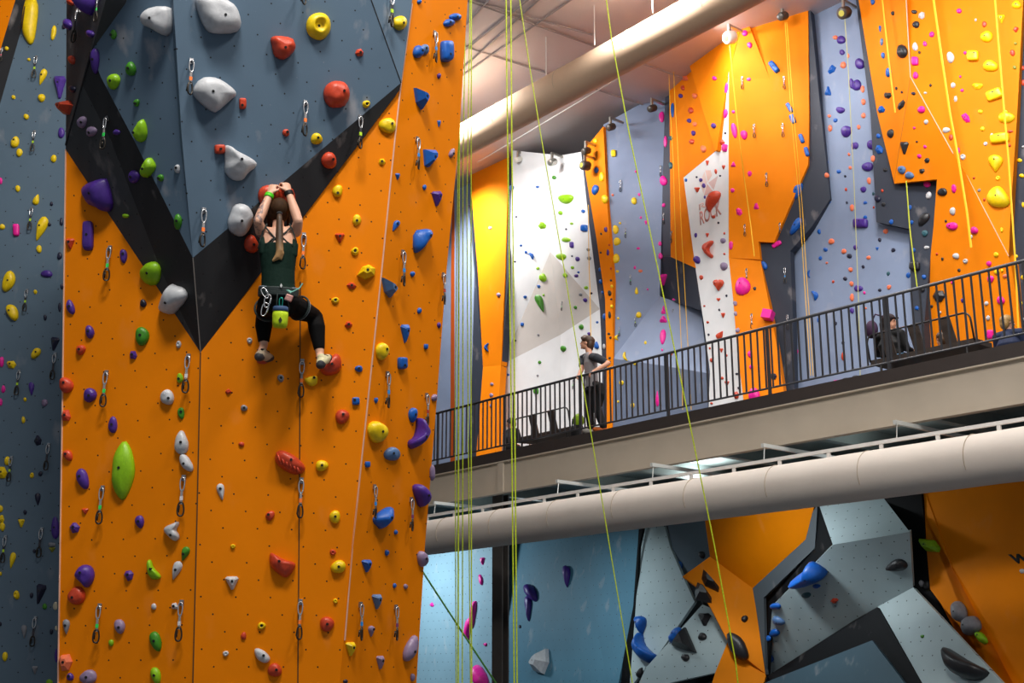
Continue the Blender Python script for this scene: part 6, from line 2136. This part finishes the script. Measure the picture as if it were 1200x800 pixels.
# --- people sitting on the benches with their backs to the railing
def sitter(px, py, D, hs, label, top, hair, look, build=1.0, cap_col=None, legs='#2A3550', stand=False, longhair=False, skin=SKIN):
    """px,py: centre of the head in the frame; hs: head height"""
    hc = UD(px, py, D)
    r = tag(empty('person', Vector((hc.x, hc.y, ZF + (0.0 if stand else 0.43)))), label, 'person', 'people sitting behind the railing')
    o = r.location
    H = hc - o
    f = Vector(look).normalized()
    B = build
    nk_ = H - UP * hs * 0.55 - f * hs * 0.05
    chh = nk_ - UP * 0.22 * B - BIN * 0.02
    pv_ = Vector((0, 0, 0.08)) if not stand else Vector((0, 0, nk_.z * 0.60))
    sides = MA
    b = bmesh.new()
    sw = 0.19 * B
    cap(b, [pv_, pv_ * 0.5 + chh * 0.5, chh, nk_ - UP * 0.05], [(0.16 * B, 0.12 * B), (0.14 * B, 0.11 * B), (0.17 * B, 0.12 * B), (0.09 * B, 0.07 * B)], 16, side=sides)
    cap(b, [nk_ - UP * 0.06 - MA * sw, nk_ - UP * 0.04, nk_ - UP * 0.06 + MA * sw], [0.055 * B, 0.065 * B, 0.055 * B], 12)
    cap(b, [nk_ - UP * 0.05, H], [0.05 * B, 0.05 * B], 10)
    ff, uu, ss = head(b, H, f, UP, hs)
    arms = []
    for k in (-1, 1):
        shp = nk_ - UP * 0.07 + MA * k * sw
        elp = shp - UP * 0.24 * B + MA * k * 0.05 + BIN * 0.06
        hnp = elp + BIN * 0.24 * B - MA * k * 0.06 + UP * 0.02
        arms.append((shp, elp, hnp))
        cap(b, [shp, elp], [0.052 * B, 0.042 * B], 10)
        cap(b, [elp, hnp], [0.042 * B, 0.03 * B], 10)
        hand(b, hnp, BIN - UP * 0.2, UP, -MA * k, 0.17 * B, 0.7)
    kn = []
    for k in (-1, 1):
        hp = MA * k * 0.09 * B + Vector((0, 0, 0.06))
        kp = hp + BIN * 0.42 * B + MA * k * 0.05
        ap = kp - UP * 0.40 * B
        if stand:
            hp = pv_ + MA * k * 0.08 * B
            ap = MA * k * 0.09 * B + UP * 0.08
            kp = hp * 0.48 + ap * 0.52 + BIN * 0.02
        kn.append((hp, kp, ap))
        cap(b, [hp, kp], [0.08 * B, 0.06 * B], 10)
        cap(b, [kp, ap], [0.058 * B, 0.038 * B], 10)
        cap(b, [ap, ap + BIN * 0.15 * B - UP * 0.03], [0.038 * B, 0.03 * B], 10)
    fuse('body', b, skin, r, 0.010, 2)
    face_bits(r, H, ff, uu, ss, hs)
    hm = mat('hair_' + hair, hair, 0.5, scale=30, var=0.3)
    b = bmesh.new()
    ellipsoid(b, H + uu * hs * 0.16 - ff * hs * 0.10, ss * hs * 0.42, ff * hs * 0.47, uu * hs * 0.40, 16, 12)
    ellipsoid(b, H - ff * hs * 0.24 - uu * hs * 0.08, ss * hs * 0.39, ff * hs * 0.30, uu * hs * 0.42, 14, 10)
    if longhair:
        cap(b, [H - ff * hs * 0.28, H - ff * hs * 0.36 - uu * hs * 0.6, H - ff * hs * 0.34 - uu * hs * 1.0], [hs * 0.36, hs * 0.33, hs * 0.18], 10)
    fuse('hair', b, hm, r, 0.010, 3)
    if cap_col:
        b = bmesh.new()
        ellipsoid(b, H + uu * hs * 0.26 - ff * hs * 0.06, ss * hs * 0.45, ff * hs * 0.50, uu * hs * 0.34, 16, 12)
        cap(b, [H + uu * hs * 0.22 + ff * hs * 0.30, H + uu * hs * 0.20 + ff * hs * 0.62], [(hs * 0.34, hs * 0.03), (hs * 0.22, hs * 0.03)], 12, side=ss)
        fuse('cap', b, mat('cap_' + cap_col, cap_col, 0.7), r, 0.010, 2)
    tm = mat('top_' + top, top, 0.8, var=0.15, scale=18)
    b = bmesh.new()
    cap(b, [pv_ + UP * 0.02, pv_ * 0.5 + chh * 0.5, chh, nk_ - UP * 0.05], [(0.18 * B, 0.14 * B), (0.165 * B, 0.13 * B), (0.19 * B, 0.14 * B), (0.10 * B, 0.08 * B)], 16, side=sides)
    cap(b, [nk_ - UP * 0.07 - MA * sw, nk_ - UP * 0.05, nk_ - UP * 0.07 + MA * sw], [0.07 * B, 0.075 * B, 0.07 * B], 12)
    for shp, elp, hnp in arms:
        cap(b, [shp, elp, elp * 0.25 + hnp * 0.75], [0.068 * B, 0.058 * B, 0.045 * B], 10)
    fuse('jacket', b, tm, r, 0.011, 3)
    b = bmesh.new()
    for hp, kp, ap in kn:
        cap(b, [hp, kp], [0.095 * B, 0.074 * B], 10)
        cap(b, [kp, kp * 0.1 + ap * 0.9], [0.072 * B, 0.052 * B], 10)
    fuse('trousers', b, mat('legs_' + legs, legs, 0.8), r, 0.011, 2)
    return r


sitter(1042, 378, 16.25, 0.235, 'person in a dark cap and black jacket sitting on the bench', '#0E0F12', '#241A16', BIN * 0.35 + MA * 0.85 + UP * 0.1, 1.0, cap_col='#2A1A20', legs='#5A86A8', longhair=True)
sitter(1103, 397, 17.7, 0.21, 'child with brown hair in a dark patterned top standing behind the bench', '#2A2930', '#4A3018', BIN * 0.3 - MA * 0.8, 0.74, legs='#2A3550', stand=True)
sitter(1181, 378, 17.9, 0.225, 'blond person in a navy blue jacket sitting behind the railing', '#0F1E40', '#A8844E', BIN * 0.8 + MA * 0.5, 1.0, legs='#1B2238')
sitter(598.5, 496, 16.9, 0.215, 'dark haired person in black sitting beside the bench near the rope pair', '#17171C', '#2A1C14', MN * 0.55 - MA * 0.4 - UP * 0.2, 0.92, legs='#1B1B20')
# low benches the last two sit on
for px_, D_, lb in ((1181, 17.9, 'low dark box seat under the blond person'), (598.5, 16.9, 'low dark box seat under the person in black')):
    c_ = UD(px_, 450, D_)
    b = bmesh.new()
    cbox(b, (0, 0, 0.2), MA * 0.5, MN * 0.45, UP * 0.36)
    cbox(b, (0, 0, 0.405), MA * 0.54, MN * 0.49, UP * 0.05)
    tag(bm_obj('box_seat', b, BROWN, None, loc=(c_.x, c_.y, ZF)), lb, 'seat')
# purple bag hung behind the person in the cap
b = bmesh.new()
ellipsoid(b, (0, 0, 0), MA * 0.10, MN * 0.08, UP * 0.14, 14, 10)
pb = bm_obj('bag', b, mat('bag_purple', '#3E2444', 0.8), None, True, loc=UD(1021.5, 386, 15.95))
tag(pb, 'small purple bag hung on the bench beside the person in the cap', 'bag')
b = bmesh.new()
tube(b, [(0, 0, 0.10), MA * 0.08 + UP * 0.22, MA * 0.2 + UP * 0.16], 0.012, 6)
bm_obj('strap', b, mat('bag_purple', '#3E2444', 0.8), pb)
